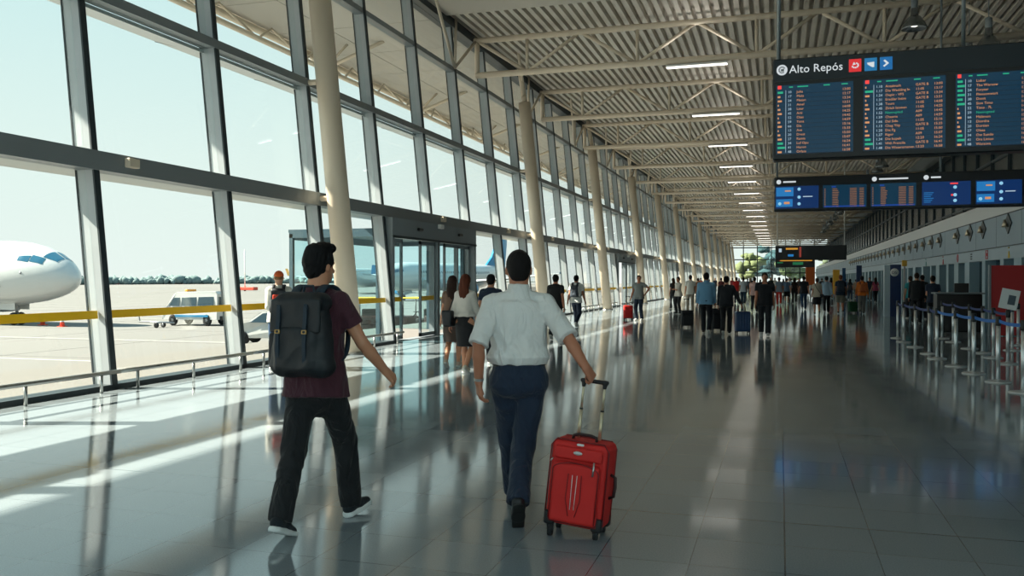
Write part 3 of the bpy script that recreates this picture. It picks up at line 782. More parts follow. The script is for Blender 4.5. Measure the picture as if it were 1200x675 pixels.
# vehicles -----------------------------------------------------------
def wheels(t, xs, ys, r=0.33, w=0.22):
    for x in xs:
        for y in ys:
            q = MB(); M = Matrix.Translation((x, y, r)) @ Matrix.Rotation(PI / 2, 4, 'X' if False else 'Y')
            q.use(M_TYRE); q.lathe([(r * .6, -w / 2), (r * .93, -w / 2), (r, -w / 4), (r, w / 4), (r * .93, w / 2), (r * .6, w / 2)], n=24, M=M)
            q.use(M_ALU); q.lathe([(0.04, -w / 2 - .01), (r * .6, -w / 2 + .01), (r * .6, w / 2 - .01), (0.04, w / 2 + .01)], n=24, M=M)
            q.use(M_BLACK)
            for k in range(5):
                a = k * 2 * PI / 5
                q.box((x + (w / 2 if x > 0 else -w / 2) - .02, y + r * .38 * math.cos(a) - .045, r + r * .38 * math.sin(a) - .045), (x + (w / 2 if x > 0 else -w / 2) + .02, y + r * .38 * math.cos(a) + .045, r + r * .38 * math.sin(a) + .045))
            q.build('wheel', None, t)
def body_side(mb, outline, w0, w1, belt):
    """car body from a side outline (y,z); narrower above the belt line"""
    rings = []; n = len(outline)
    for x in (-w0 / 2, -w0 / 2 + .06, w0 / 2 - .06, w0 / 2):
        rg = []
        for (y, z) in outline:
            k = 0 if z < belt else min(1, (z - belt) / 0.5); xx = x * (1 - k * (1 - w1 / w0)); ins = 1.0 if abs(x) < w0 / 2 - .01 else 0.985
            rg.append((xx, y * ins, belt + (z - belt) * ins))
        rings.append(rg)
    mb.rings(rings, smooth=False)
def sidewin(mb, poly, w0, w1, belt):
    for s in (1, -1):
        vs = []
        for (y, z) in poly:
            k = min(1, max(0, (z - belt) / 0.5)); vs.append((s * (w0 / 2 * (1 - k * (1 - w1 / w0)) + 0.006), y, z))
        mb.add(vs, [tuple(range(len(vs)))] if s > 0 else [tuple(range(len(vs) - 1, -1, -1))])
M_CARW = mat('car_white', (196, 198, 196), 0.25, coat=0.5); M_CARG = mat('car_glass', (44, 62, 72), 0.1, spec=0.8)
def van(lab, loc, rz):
    t = thing('service_van', lab, 'van', loc, rz)
    m = MB(); m.use(M_CARW); body_side(m, [(2.3, .35), (2.35, .85), (1.95, 1.1), (1.45, 1.75), (1.2, 1.9), (-2.15, 1.95), (-2.3, 1.8), (-2.35, .35)], 1.85, 1.6, 1.05); m.build('body', None, t)
    g = MB(); g.use(M_CARG)
    for p in ([(1.75, 1.12), (1.35, 1.68), (.85, 1.68), (.85, 1.12)], [(.7, 1.12), (.7, 1.68), (-.55, 1.68), (-.55, 1.12)], [(-.7, 1.12), (-.7, 1.68), (-2.0, 1.68), (-2.05, 1.12)]): sidewin(g, p, 1.85, 1.6, 1.05)
    g.add([(-.72, 1.93, 1.15), (.72, 1.93, 1.15), (.66, 1.49, 1.76), (-.66, 1.49, 1.76)], [(0, 1, 2, 3)]); g.add([(-.72, -2.34, 1.15), (.72, -2.34, 1.15), (.66, -2.30, 1.72), (-.66, -2.30, 1.72)], [(3, 2, 1, 0)]); g.build('windows', None, t)
    MB().box((-.6, -2.42, .3), (.6, -2.3, .55), bev=.03).build('bumper', M_BLACK, t); MB().box((-.85, 2.28, .35), (.85, 2.42, .6), bev=.04).build('bumper', M_DKGREY, t)
    MB().box((-.5, .5, 1.93), (.5, .75, 2.06), bev=.04).build('light_bar', mat('amber', (230, 150, 40), .4), t)
    MB().box((-.96, -1.6, .5), (-.925, 1.2, .62)).build('side_stripe', M_LIVB, t)
    wheels(t, (-.82, .82), (-1.45, 1.45)); return t
v1 = gp(232, 381, ZG); vv = van('white service van parked on the apron behind the second window bay', (v1.x, v1.y, ZG), heading(-1.0, -0.08)); vv.scale = (1, .80, 1.08)
def smallcar(lab, loc, rz):
    t = thing('small_car', lab, 'car', loc, rz)
    m = MB(); m.use(M_CARW); body_side(m, [(1.75, .3), (1.8, .65), (1.55, .85), (.95, .98), (.35, 1.42), (-.2, 1.5), (-1.1, 1.42), (-1.65, 1.0), (-1.78, .8), (-1.75, .3)], 1.65, 1.3, .92); m.build('body', None, t)
    g = MB(); g.use(M_CARG)
    for p in ([(.8, .98), (.3, 1.36), (-.25, 1.42), (-.25, .96)], [(-.35, .96), (-.35, 1.42), (-1.0, 1.36), (-1.4, 1.0)]): sidewin(g, p, 1.65, 1.3, .92)
    g.add([(-.66, 1.0, .97), (.66, 1.0, .97), (.54, .42, 1.40), (-.54, .42, 1.40)], [(0, 1, 2, 3)]); g.build('windows', None, t)
    for s in (-.6, .6): MB().box((s - .14, 1.70, .6), (s + .14, 1.80, .74), bev=.04).build('headlamp', M_ALU, t)
    wheels(t, (-.74, .74), (-1.12, 1.15), .3, .2); return t
c1 = gp(322, 403, ZG); smallcar('small white car outside the glass beside the man in the orange cap', (c1.x, c1.y, ZG), heading(-1, -0.25))
c2 = gp(560, 368, ZG); smallcar('small white car far out on the apron near the airliner', (c2.x, c2.y, ZG), heading(-1, 0.3))
# baggage tractor at the doors
def tractor(lab, loc, rz, rgb):
    t = thing('baggage_tractor', lab, 'tractor', loc, rz)
    m = MB(); m.use(mat('tractor_%d' % rgb[0], rgb, .5)); m.box((-.7, .1, .35), (.7, 1.5, .95), bev=.08); m.box((-.7, -1.4, .35), (.7, .1, .6), bev=.05); m.box((-.7, -1.4, .6), (.7, -.9, 1.0), bev=.05); m.build('body', None, t)
    m = MB(); m.use(M_BLACK); m.box((-.5, -.8, .6), (.5, -.3, .85), bev=.05); m.box((-.5, -.9, .85), (.5, -.78, 1.35), bev=.04); m.build('seat', None, t)
    m = MB(); m.use(M_YEL); m.box((-.72, -1.3, 1.85), (.72, .4, 1.92), bev=.02); m.build('roof', None, t)
    m = MB(); m.use(M_BLACK)
    for x in (-.65, .65):
        for y in (-1.2, .3): m.tube([(x, y, .6), (x, y, 1.86)], .03, 8)
    m.tube([(0, .1, .9), (0, -.1, 1.15)], .03, 8); m.lathe([(.17, 0), (.2, .02), (.17, .04)], c=(0, -.12, 1.15), n=16); m.build('canopy_posts', None, t)
    wheels(t, (-.6, .6), (-.95, 1.0), .3, .2)
p = gp(486, 392, ZG); tractor('dark baggage tractor with yellow roof outside the open doors', (p.x, p.y, ZG), heading(-1, .1), (70, 40, 36))
p = gp(432, 392, ZG); tractor('blue baggage tractor outside the glass left of the doors', (p.x, p.y, ZG), heading(-.6, .8), (70, 110, 140))
# baggage cart towed behind the van
t = thing('tow_bar', 'grey tow bar dolly lying on the apron in front of the van', 'tow bar', tuple(gp(184, 384, ZG)), heading(-1, 0)); m = MB(); m.use(M_ALU); m.tube([(0, -1.2, .3), (0, 1.3, .35)], .05, 8); m.tube([(-.3, -.2, .3), (.3, -.2, .3)], .04, 8); m.tube([(0, 1.2, .3), (0, 1.3, .8)], .04, 8); m.build('bar', None, t); wheels(t, (-.3, .3), (-.2,), .16, .1)
# cones
def cone(px, py, lab):
    q = gp(px, py, ZG); t = thing('traffic_cone', lab, 'traffic cone', (q.x, q.y, ZG), 0, 'traffic cones by the airliner')
    m = MB(); m.use(mat('cone_orange', (226, 84, 60), .6)); m.box((-.2, -.2, 0), (.2, .2, .04)); m.lathe([(.15, .04), (.03, .75)], n=16); m.build('cone_body', None, t)
    MB().lathe([(.108, .3), (.078, .48)], n=16, cap=False).build('reflective_band', M_WHITE, t)
cone(50, 381, 'left traffic cone standing under the airliner nose'); cone(73, 383, 'right traffic cone in front of the airliner nose')
q = gp(287, 341, ZG); t = thing('airfield_mast', 'thin red and white airfield mast far out on the apron', 'mast', (q.x, q.y, ZG)); m = MB(); m.use(mat('mast_red', (200, 70, 50), .6)); m.tube([(0, 0, 0), (0, 0, 1.2)], .25, 8); m.box((-3.2, -1, 0.2), (3.2, 1, 1.0), bev=.1); m.build('base', None, t); m = MB(); m.tube([(0, 0, 1.2), (0, 0, 10.5)], .14, 8); m.build('pole', M_WHITE, t)
# ------------------------------------------------------------------ ceiling lamps
LAMP_W = 1.3
UP_FILL_W = 7  # power of the added upward ceiling fill
M_TUBE = emis('lamp_white', (255, 250, 238), 1.5)
def point(name, parent, loc, watts, size=0.3, col=(1, 0.96, 0.90)):
    l = bpy.data.lights.new(name, 'POINT'); l.energy = watts; l.shadow_soft_size = size; l.color = col
    o = bpy.data.objects.new(name, l); COL.objects.link(o); o.parent = parent; o.location = loc
def area(name, parent, loc, watts, sx, sy, up=False, col=(1, 0.96, 0.90)):
    l = bpy.data.lights.new(name, 'AREA'); l.shape = 'RECTANGLE'; l.size = sx; l.size_y = sy; l.energy = watts; l.color = col
    o = bpy.data.objects.new(name, l); COL.objects.link(o); o.parent = parent; o.location = loc
    if up: o.rotation_euler = (PI, 0, 0)
for k, yk in enumerate(TY):
    t = thing('linear_light', '%s long white linear light fixed under a roof truss' % ORD[k], 'ceiling light', (-2.5, yk, ZC0 - 0.19), 0, 'linear lights under the roof trusses')
    MB().box((-0.95, -0.10, 0.0), (0.95, 0.10, 0.07), bev=0.02).build('housing', M_WHITE, t)
    MB().box((-0.93, -0.08, -0.035), (0.93, 0.08, 0.0), bev=0.012).build('diffuser', M_TUBE, t)
    area('lamp', t, (0, 0, -0.045), LAMP_W, 1.8, 0.1); area('lamp', t, (0, 0, 0.40), UP_FILL_W, 1.8, 0.2, True)  # the upward one is added fill for the ceiling, not part of the fitting
def high_bay(x, y, z, lab):
    t = thing('high_bay_lamp', lab, 'lamp', (x, y, z), 0, 'silver bell lamps along the right edge of the ceiling')
    m = MB(); m.lathe([(0.09, 0.52), (0.11, 0.30), (0.16, 0.28), (0.27, 0.12), (0.33, -0.02), (0.335, -0.05), (0.31, -0.05), (0.25, 0.10), (0.12, 0.24)], n=28, cap=False); m.build('bell_shade', mat('spun_aluminium', (150, 156, 160), 0.25, 0.85), t)
    MB().lathe([(0.07, 0.50), (0.09, 0.52), (0.09, 0.78), (0.04, 0.82)], n=16).build('ballast_box', M_DKGREY, t)
    m = MB(); m.lathe([(0.01, 0.0), (0.09, 0.03), (0.11, 0.1), (0.06, 0.2)], n=16); m.build('bulb', M_TUBE, t)
    MB().tube([(0, 0, 0.8), (0, 0, ZD - z)], 0.012, 6).build('hanger_rod', M_DKGREY, t)

q = 0
for k in range(12):
    for dy in (-1.6, 0.9):
        high_bay(5.3, TY[0] + 8.35 * k + dy, 7.75, '%s silver bell lamp hanging near the right ceiling edge' % ORD[q]); q += 1
high_bay(3.53, 26.2, 8.55, 'silver bell lamp hanging behind the nearest truss left of the pair')
# ------------------------------------------------------------------ hanging departure boards
M_BODY = mat('board_black', (14, 20, 26), 0.35)
M_HEAD = mat('board_header', (20, 36, 46), 0.4)
M_SCR = emis('screen_teal', (4, 44, 66), 0.62); M_SCRB = emis('screen_blue', (4, 40, 88), 0.62)
M_ORA = emis('text_orange', (205, 140, 92), 0.62); M_WHT = emis('text_white', (170, 190, 205), 0.62); M_GRN = emis('text_green', (36, 160, 120), 0.65); M_RED = emis('text_red', (220, 60, 56), 0.8); M_AMB = emis('text_amber', (214, 150, 50), 0.5)
M_ROW = emis('row_line', (5, 26, 42), 0.6)
M_CAP = emis('header_lettering', (205, 212, 216), 0.6)
def XZ(x, y, z, rx=0.0): return Matrix.Translation((x, y, z)) @ Matrix.Rotation(PI / 2, 4, 'X')
WORDS1 = ['Joha', 'Muta', 'Matari', 'Amel', 'Lisur', 'Arti', 'Otas', 'Yona', 'Dia', 'Ave', 'Drest', 'Ramia', 'Luf Opu', 'Huron', 'Orfasa']
WORDS2 = ['Antalmailt', 'Die Wedding In', 'Oepic - VFS', 'Eradilar Intim', 'Tours', 'Zirich Isomen', '', 'Chearm', 'Dal Side', 'Chag Yity', 'Dix Pg', 'Rigor', 'Die kopeh', 'Wth Francile', 'Die Wateromanen']
WORDS3 = ['Lisbar', 'The Warsow', 'Foryter', 'Pleosomwart', 'Donit', 'Sion Timo', 'Timo . 7L', '', 'Maltmon', 'Diordra', 'Dortian', 'Olaas', 'Ow Sundo', 'Ors Linion', 'Warsova']
rs = random.Random(11)
def flight_screen(t, x0, x1, z0, z1, y, words, lead, name='flight_screen'):
    """lit panel with rows of small lettering; local coordinates, facing -Y"""
    s = MB().box((x0, y - 0.012, z0), (x1, y, z1)).build(name, M_SCR, t)
    n = 15; W = x1 - x0; H = z1 - z0; top = z1 - H * 0.075; rh = (top - z0) / n; ts = rh * 0.80; ya = y - 0.016
    lines = MB()
    for i in range(n): lines.box((x0, ya + 0.001, top - rh * (i + 1)), (x1, ya + 0.003, top - rh * (i + 1) + rh * 0.12))
    lines.build('row_lines', M_ROW, s)
    MB().box((x0 + W * .02, ya - .002, z1 - H * .055), (x0 + W * .07, ya, z1 - H * .005)).build('header_mark', M_RED, s)
    for a, b in ((.17, .22), (.28, .42), (.62, .70), (.85, .93)): MB().box((x0 + W * a, ya - .002, z1 - H * .040), (x0 + W * b, ya, z1 - H * .024)).build('header_mark', M_GRN, s)
    for i, wd in enumerate(words):
        zb = top - rh * (i + 1) + rh * 0.26; r_ = MB(); r_.use(M_ORA)
        if wd: r_.text(wd, ts, XZ(x0 + W * .27, ya, zb), 0.001)
        r_.text('%02d:%02d' % (13 + i // 4, (i * 17) % 60), ts, XZ(x0 + W * .86, ya, zb), 0.001)
        if words is WORDS2: r_.text(rs.choice(['12:20', 'A09', '13:20', 'GATE B', '11:05']), ts, XZ(x0 + W * .64, ya, zb), 0.001)
        gr = (words is WORDS1 and i in (0, 12, 13)) or (words is WORDS2 and i in (1, 12, 13)) or (words is WORDS3 and i in (0, 1, 2, 3, 4, 5, 12, 13))
        if not gr: r_.box((x0 + W * .02, ya - .001, zb), (x0 + W * (.035 + .02 * (i % 3)), ya, zb + ts * .55))
        r_.use(M_WHT); r_.text(lead % (10 + (i * 7) % 60), ts, XZ(x0 + W * .155, ya, zb), 0.001)
        r_.use(M_GRN)
        if not wd: r_.text('Nonrupted', ts, XZ(x0 + W * .27, ya, zb), 0.001)
        if gr: r_.box((x0 + W * .02, ya - .001, zb), (x0 + W * (.09 + .03 * (i % 2)), ya, zb + ts * .62))
        r_.build('flight_row', None, s)
    ln = MB().box((x0 + W * .125, ya - .001, z0 + H * .02), (x0 + W * .13, ya, top)); ln.build('column_rule', M_WHT, s)
def ring(mb, cx, cz, y, r, n=24):
    mb.lathe([(r, 0), (r, 0.012)], n=n, M=Matrix.Translation((cx, y, cz)) @ Matrix.Rotation(PI / 2, 4, 'X'))

# first board: three departure screens and an illuminated header
BY = 16.05
def bx(px, Y): return Y * math.tan(math.atan((px - 600) / F_PX) - YAW)
def bz(px, py, Y):
    p = cw(px, py, 1.0) - Vector((0, 0, EYE)); return EYE + p.z * Y / p.y
xl = bx(905, BY); zt = bz(905, 70, BY); zb = bz(905, 188, BY); xr = bx(1214, BY)
t = thing('departure_board', 'largest hanging departure board with three screens of orange flight rows', 'information board', (xl, BY, zb))
W, H = xr - xl, zt - zb
MB().box((0, 0, 0), (W, 0.34, H), bev=0.02).build('casing', M_BODY, t)
MB().box((0.03, -0.012, H - 0.40), (W - 0.03, 0.0, H - 0.02)).build('header_strip', M_HEAD, t)
m = MB(); ring(m, 0.155, H - 0.20, -0.012, 0.092); m.build('round_emblem', M_CAP, t)
m = MB()
for a in range(9):
    q = math.radians(40 + a * 32); rr_ = 0.05; m.box((0.155 + rr_ * math.cos(q) - .011, -0.03, H - 0.20 + rr_ * math.sin(q) - .011), (0.155 + rr_ * math.cos(q) + .011, -0.024, H - 0.20 + rr_ * math.sin(q) + .011))
m.box((0.135, -0.03, H - 0.225), (0.19, -0.024, H - 0.185)); m.build('emblem_arrow', M_DKGREY, t)
MB().text('Alto Repós', 0.195, XZ(0.275, -0.016, H - 0.265), 0.006).build('header_lettering', M_CAP, t)
def squarelogo(x, rgb, kind):
    b = MB().box((x, -0.022, H - 0.315), (x + 0.20, -0.012, H - 0.095), bev=0.004).build('header_pictogram', emis('picto_%d_%d' % (rgb[0], rgb[2]), rgb, 0.6), t)
    g = MB(); c = (x + 0.10, H - 0.205); Y = -0.026
    if kind == 0:
        for a in range(7):
            q = math.radians(-150 + a * 35); g.box((c[0] + .05 * math.cos(q) - .012, Y, c[1] + .04 * math.sin(q) - .012), (c[0] + .05 * math.cos(q) + .012, Y + .004, c[1] + .04 * math.sin(q) + .012))
        g.prism([(c[0] - .045, c[1] + .005), (c[0] - .02, c[1] + .06), (c[0] + .01, c[1] + .015)], Y, Y + .004)
    elif kind == 1:
        g.prism([(c[0] - .06, c[1] + .03), (c[0] + .055, c[1] + .04), (c[0] + .055, c[1] - .05), (c[0] + .02, c[1] - .05), (c[0] - .05, c[1])], Y, Y + .004)
    else:
        g.prism([(c[0] - .02, c[1] + .065), (c[0] + .045, c[1] + .0), (c[0] - .03, c[1] - .06), (c[0] - .05, c[1] - .04), (c[0] + .0, c[1] + .0), (c[0] - .045, c[1] + .045)], Y, Y + .004)
    g.build('pictogram_mark', M_CAP, b)
squarelogo(1.26, (208, 44, 48), 0); squarelogo(1.51, (30, 110, 160), 1); squarelogo(1.755, (24, 100, 160), 2)
sx = [bx(p, BY) - xl for p in (909, 999, 1011, 1107, 1119, 1208)]
z0, z1 = 0.10, H - 0.47
flight_screen(t, sx[0], sx[1], z0, z1, 0.0, WORDS1, '%d'); flight_screen(t, sx[2], sx[3], z0, z1, 0.0, WORDS2, '1.%02d'); flight_screen(t, sx[4], sx[5], z0, z1, 0.0, WORDS3, '%d')
for xx in (0.10, bx(1130, BY) - xl):
    MB().tube([(xx, 0.17, H), (xx, 0.17, ZD - zb)], 0.032, 12).build('hanging_pole', mat('pole_grey', (130, 140, 144), .4, .5), t)
m = MB().box((0, 0, H - 0.04), (W, 0.34, H - 0.02)); 

# second board: five screens
BY2 = 28.4; BY2 = min(BY2, 26.2)
xl = bx(907, BY2); zt = bz(907, 208, BY2); zb = bz(907, 248, BY2); xr = bx(1212, BY2); W, H = xr - xl, zt - zb
t = thing('departure_board', 'long five-screen hanging board just below and beyond the largest board', 'information board', (xl, BY2, zb))
MB().box((0, 0, 0), (W, 0.3, H), bev=0.02).build('casing', M_BODY, t)
s2 = [bx(p, BY2) - xl for p in (908.5, 959, 964, 1015, 1020, 1073, 1080, 1137, 1143, 1197)]
z0, z1 = 0.08, H - 0.27
def adscreen(x0, x1, variant):
    s = MB().box((x0, -0.012, z0), (x1, 0, z1)).build('advert_screen', M_SCRB, t); W_ = x1 - x0; H_ = z1 - z0
    g = MB(); w = MB()
    def RI(cx, cz):
        q_ = MB(); ring(q_, cx, cz, -.014, .045, 14); q_.build('round_icon', emis('icon_pale', (120, 170, 196), 0.9), s)
    if variant != 1:
        g.use(emis('screen_sky', (26, 96, 150), 0.9)); g.box((x0 + .02, -.016, z0 + H_ * .55), (x0 + W_ * .42, -.013, z0 + H_ * .95)); g.box((x0 + .02, -.016, z0 + H_ * .08), (x0 + W_ * .40, -.013, z0 + H_ * .42))
        for (a, b) in ((.55, .86), (.55, .5), (.55, .2), (.1, .22)): RI(x0 + W_ * a, z0 + H_ * b)
        w.use(M_WHT); w.box((x0 + W_ * .64, -.016, z0 + H_ * .5), (x0 + W_ * .86, -.013, z0 + H_ * .54)); w.use(M_ORA); w.box((x0 + W_ * .22, -.018, z0 + H_ * .76), (x0 + W_ * .36, -.015, z0 + H_ * .82)); w.box((x0 + W_ * .2, -.018, z0 + H_ * .2), (x0 + W_ * .33, -.015, z0 + H_ * .3))
    else:
        g.use(emis('screen_sky', (26, 96, 150), 0.9))
        for i in range(6): g.box((x0 + W_ * .04, -.016, z0 + H_ * (.12 + .08 * i)), (x0 + W_ * (.18 + .03 * (i % 3)), -.013, z0 + H_ * (.15 + .08 * i)))
        w.use(M_RED); w.box((x0 + W_ * .58, -.016, z0 + H_ * .88), (x0 + W_ * .74, -.013, z0 + H_ * .94)); w.box((x0 + W_ * .6, -.016, z0 + H_ * .38), (x0 + W_ * .64, -.013, z0 + H_ * .46))
        for b in (.75, .42, .18): RI(x0 + W_ * .68, z0 + H_ * b)
    g.build('picture_blocks', None, s); w.build('caption_marks', None, s)
def smallscreen(x0, x1):
    s = MB().box((x0, -0.012, z0), (x1, 0, z1)).build('flight_screen', M_SCR, t); W_ = x1 - x0; o = MB(); n = 11; rh = (z1 - z0 - .1) / n
    g = MB()
    for i in range(n):
        zb_ = z1 - .09 - rh * (i + 1) + rh * .3
        for a, l in ((.03, .03), (.22, .10 + .06 * rs.random()), (.62, .16), (.84, .10)): o.box((x0 + W_ * a, -.016, zb_), (x0 + W_ * (a + l), -.013, zb_ + rh * .42))
    g.box((x0 + .03, -.016, z0 + .01), (x1 - .03, -.013, z0 + .05)); g.box((x0 + W_ * .2, -.016, z1 - .07), (x0 + W_ * .3, -.013, z1 - .03)); o.build('orange_rows', emis('text_orange_dim', (150, 104, 70), 0.5), s); g.build('blue_footer', emis('footer_blue', (20, 60, 140), 0.6), s)
adscreen(s2[0], s2[1], 0); smallscreen(s2[2], s2[3]); smallscreen(s2[4], s2[5]); adscreen(s2[6], s2[7], 1); adscreen(s2[8], s2[9], 2)
m = MB(); tx = MB()
for px, ln in ((909.8, .35), (1021.5, .75), (1082, .25)):
    xx = bx(px, BY2) - xl + .06; ring(m, xx, H - .14, -.002, .065, 16); tx.box((xx + .12, -.006, H - .165), (xx + .12 + ln, -.002, H - .12))
m.build('round_emblems', M_CAP, t); tx.build('header_caption', M_CAP, t)
for xx in (0.08, 4.4): MB().tube([(xx, 0.15, H), (xx, 0.15, ZD - zb)], 0.03, 10).build('hanging_pole', M_DKGREY, t)

# third board, far off
BY3 = 58
xl = bx(908.5, BY3); zt = bz(908, 288, BY3); zb = bz(908, 305, BY3); xr = bx(992, BY3); W, H = xr - xl, zt - zb
t = thing('departure_board', 'small distant hanging board with amber and green lines above the crowd', 'information board', (xl, BY3, zb))
MB().box((0, 0, 0), (W, 0.3, H), bev=0.02).build('casing', M_BODY, t)
lw_ = bx(954, BY3) - xl; m = MB().box((0, 0.02, -0.46), (lw_, 0.28, 0), bev=0.02).build('lower_casing', M_BODY, t)
m = MB(); m.use(M_AMB); m.box((W * .15, -.02, H * .72), (W * .32, -.01, H * .84)); m.box((.3, -.0, -.06), (lw_ * .95, .015, 0.0)); m.use(emis('text_green_dim', (30, 110, 70), 0.45)); m.box((lw_ * .45, 0, -.3), (lw_ * .72, .015, -.12)); m.box((0.1, 0, -.2), (lw_ * .2, .015, -.12)); m.use(emis('text_red_dim', (150, 60, 50), 0.4)); m.box((lw_ * .1, 0, -.06), (.28, .015, 0.0)); m.box((W * .34, -.02, H * .2), (W * .37, -.01, H * .9)); m.use(M_WHT); m.box((W * .05, -.02, H * .55), (W * .09, -.01, H * .8)); m.use(emis('screen_sky', (26, 96, 150), 0.9)); m.box((W * .18, -.02, H * .25), (W * .26, -.01, H * .4)); m.build('lit_lines', None, t)
for xx in (0.12, W - 0.12): MB().tube([(xx, 0.15, H), (xx, 0.15, ZD - zb)], 0.03, 8).build('hanging_pole', M_WHITE, t)

# ------------------------------------------------------------------ floor-standing signs, partition, desk
def Xat(px, Y): return bx(px, Y)
kx = Xat(1036.5, 39.5); kx1 = Xat(1056, 39.5); kh = EYE + (328 - 312) / F_PX * 41
t = thing('totem_sign', 'tall dark blue totem sign with white round emblem beyond the barrier queue', 'sign', (kx, 39.5, 0))
MB().box((0.22, 0, 0), (kx1 - kx, 0.5, kh), bev=.01).build('blue_panel', mat('totem_blue', (14, 44, 92), .4), t)
MB().box((0, 0.02, 0), (0.22, 0.48, kh - .02)).build('side_panel', mat('totem_white', (170, 190, 200), .4), t)
m = MB(); ring(m, (kx1 - kx) * .6, kh - .33, -.001, .17, 20); m.build('round_emblem', M_WHITE, t)
m = MB(); m.text('DS', .17, XZ((kx1 - kx) * .6 - .11, -.016, kh - .39), .004); m.build('emblem_lettering', mat('totem_blue', (14, 44, 92), .4), t)
def banner(px0, px1, py0, py1, Y, rgb, lab, post=True, z0=None):
    x0, x1 = Xat(px0, Y), Xat(px1, Y); zt, zb = bz(px0, py0, Y), bz(px0, py1, Y)
    t = thing('banner_sign', lab, 'sign', (x0, Y, 0))
    MB().box((0, 0, zb), (x1 - x0, .12, zt), bev=.02).build('panel', mat('banner_%d_%d_%d' % rgb, rgb, .5), t)
    m = MB(); m.use(M_STEEL)
    if zb > .2: m.box(((x1 - x0) / 2 - .04, .02, 0), ((x1 - x0) / 2 + .04, .1, zb)); m.lathe([(.3, 0), (.3, .03)], c=((x1 - x0) / 2, .06, 0), n=16)
    else: m.box((-.02, -.05, 0), (x1 - x0 + .02, .17, .05))
    m.build('stand', None, t); return t
banner(944, 955, 313, 334, 62, (206, 98, 30), 'orange standing sign rising above the distant crowd')
banner(976, 984, 316, 345, 55, (226, 170, 50), 'yellow upright sign at the ticket front behind the crowd', z0=0)
banner(1003.5, 1010, 311, 362, 49.5, (18, 48, 88), 'narrow dark blue totem behind the orange jacket traveller')
banner(987, 991, 314, 348, 66, (30, 84, 130), 'small mid blue upright sign far along the ticket front')
banner(1057, 1063, 305, 312, 41, (216, 170, 60), 'small yellow flag sign beside the dark blue totem')
# red partition
rx = Xat(1159, 26.7)
t = thing('red_partition', 'plain red partition panel behind the barrier posts at right', 'partition', (rx, 26.7, 0))
MB().box((0.03, 0, 0.02), (3.2, 0.1, bz(1159, 311, 26.7)), bev=.01).build('red_panel', mat('partition_red', (176, 28, 30), .45), t)
m = MB(); m.use(M_DKGREY)
for xx in (0, 3.2): m.box((xx, -.02, 0), (xx + .05, .12, bz(1159, 310.5, 26.7)))
m.build('frame', None, t)
# black service desk
q = gp(1124, 388); t = thing('service_desk', 'black boxy service desk between the barrier posts and the teal doors', 'desk', (q.x, q.y + .3, 0), 0)
MB().box((-.62, -.35, 0), (.62, .35, 1.12), bev=.02).build('desk_body', M_BLACK, t); MB().box((-.68, -.42, 1.12), (.68, .38, 1.17), bev=.01).build('counter_top', M_DKGREY, t); MB().box((-.1, -.1, 1.17), (.3, -.05, 1.45), bev=.01).build('monitor', M_BLACK, t)

# ------------------------------------------------------------------ belt barrier posts
M_BELTD = mat('belt_navy', (16, 52, 120), .6); M_BELTB = mat('belt_blue', (28, 108, 190), .6)
def post(px, py, lab, h=1.0):
    q = gp(px, py); t = thing('barrier_post', lab, 'barrier post', (q.x, q.y, 0), 0, 'belt barrier posts')
    m = MB(); m.lathe([(.18, 0), (.18, .012), (.165, .022), (.05, .032), (.036, .05)], n=32); m.build('base_plate', M_CHROME, t)
    m = MB(); m.lathe([(.032, .03), (.032, h - .13)], n=20); m.build('tube', M_CHROME, t)
    m = MB(); m.lathe([(.038, h - .14), (.04, h - .13), (.04, h - .02), (.034, h)], n=20); m.build('belt_head', M_BLACK, t)
    return q
near = [(1052, 396.5), (1059, 401), (1072.5, 407), (1089, 414.7), (1098, 420.5), (1120, 429.3), (1141, 438), (1169.5, 448), (1199, 460.5)]
NL = ['outer row barrier post at the far end beside the blue totem', 'outer row barrier post second from the far end', 'outer row barrier post third from the far end', 'outer row barrier post fourth from the far end', 'middle post of the outer barrier row', 'outer row barrier post fourth from the right picture edge', 'outer row barrier post third from the right picture edge', 'outer row barrier post second from the right picture edge', 'nearest barrier post cut by the right picture edge']
NQ = [post(x, y, l) for (x, y), l in zip(near, NL)]
back = [(1104, 397), (1117, 401), (1136, 408.8), (1151.5, 414), (1164, 419.5), (1181, 426.6)]
BL = ['inner row barrier post furthest away by the dark-shirted traveller', 'inner row barrier post in front of the black desk', 'inner row barrier post right of the black desk', 'inner row barrier post left of the red partition', 'inner row barrier post before the left edge of the red partition', 'nearest inner row barrier post below the paper notice']
BQ = [post(x, y, l) for (x, y), l in zip(back, BL)]
third = [(1185, 411), (1192, 413.5)]
TQ = [post(1186, 411, 'rear barrier post left of two in front of the red partition'), post(1193, 405, 'rear barrier post right of two in front of the red partition')]
def belt(a, b, m, lab, z=.93):
    mb = MB(); n = 6; d = (b - a); L = math.hypot(d.x, d.y); u = d / L; nn = Vector((-u.y, u.x, 0)) * .0015; pts = []
    for i in range(n + 1):
        s = i / n; p = a + d * s; sag = -.035 * 4 * s * (1 - s) * min(1, L / 2); p = a + u * .04 + (d - u * .08) * s; pts.append((p, z + sag))
    vs = []; fs = []
    for p, zz in pts: vs += [(p.x + nn.x, p.y + nn.y, zz - .025), (p.x - nn.x, p.y - nn.y, zz - .025), (p.x - nn.x, p.y - nn.y, zz + .025), (p.x + nn.x, p.y + nn.y, zz + .025)]
    for i in range(n):
        for j in range(4): fs.append((i * 4 + j, i * 4 + (j + 1) % 4, i * 4 + 4 + (j + 1) % 4, i * 4 + 4 + j))
    fs += [(3, 2, 1, 0), (n * 4, n * 4 + 1, n * 4 + 2, n * 4 + 3)]
    mb.add(vs, fs); o = mb.build('barrier_belt', m); tag(o, lab, 'barrier belt', 'stretched blue barrier belts')
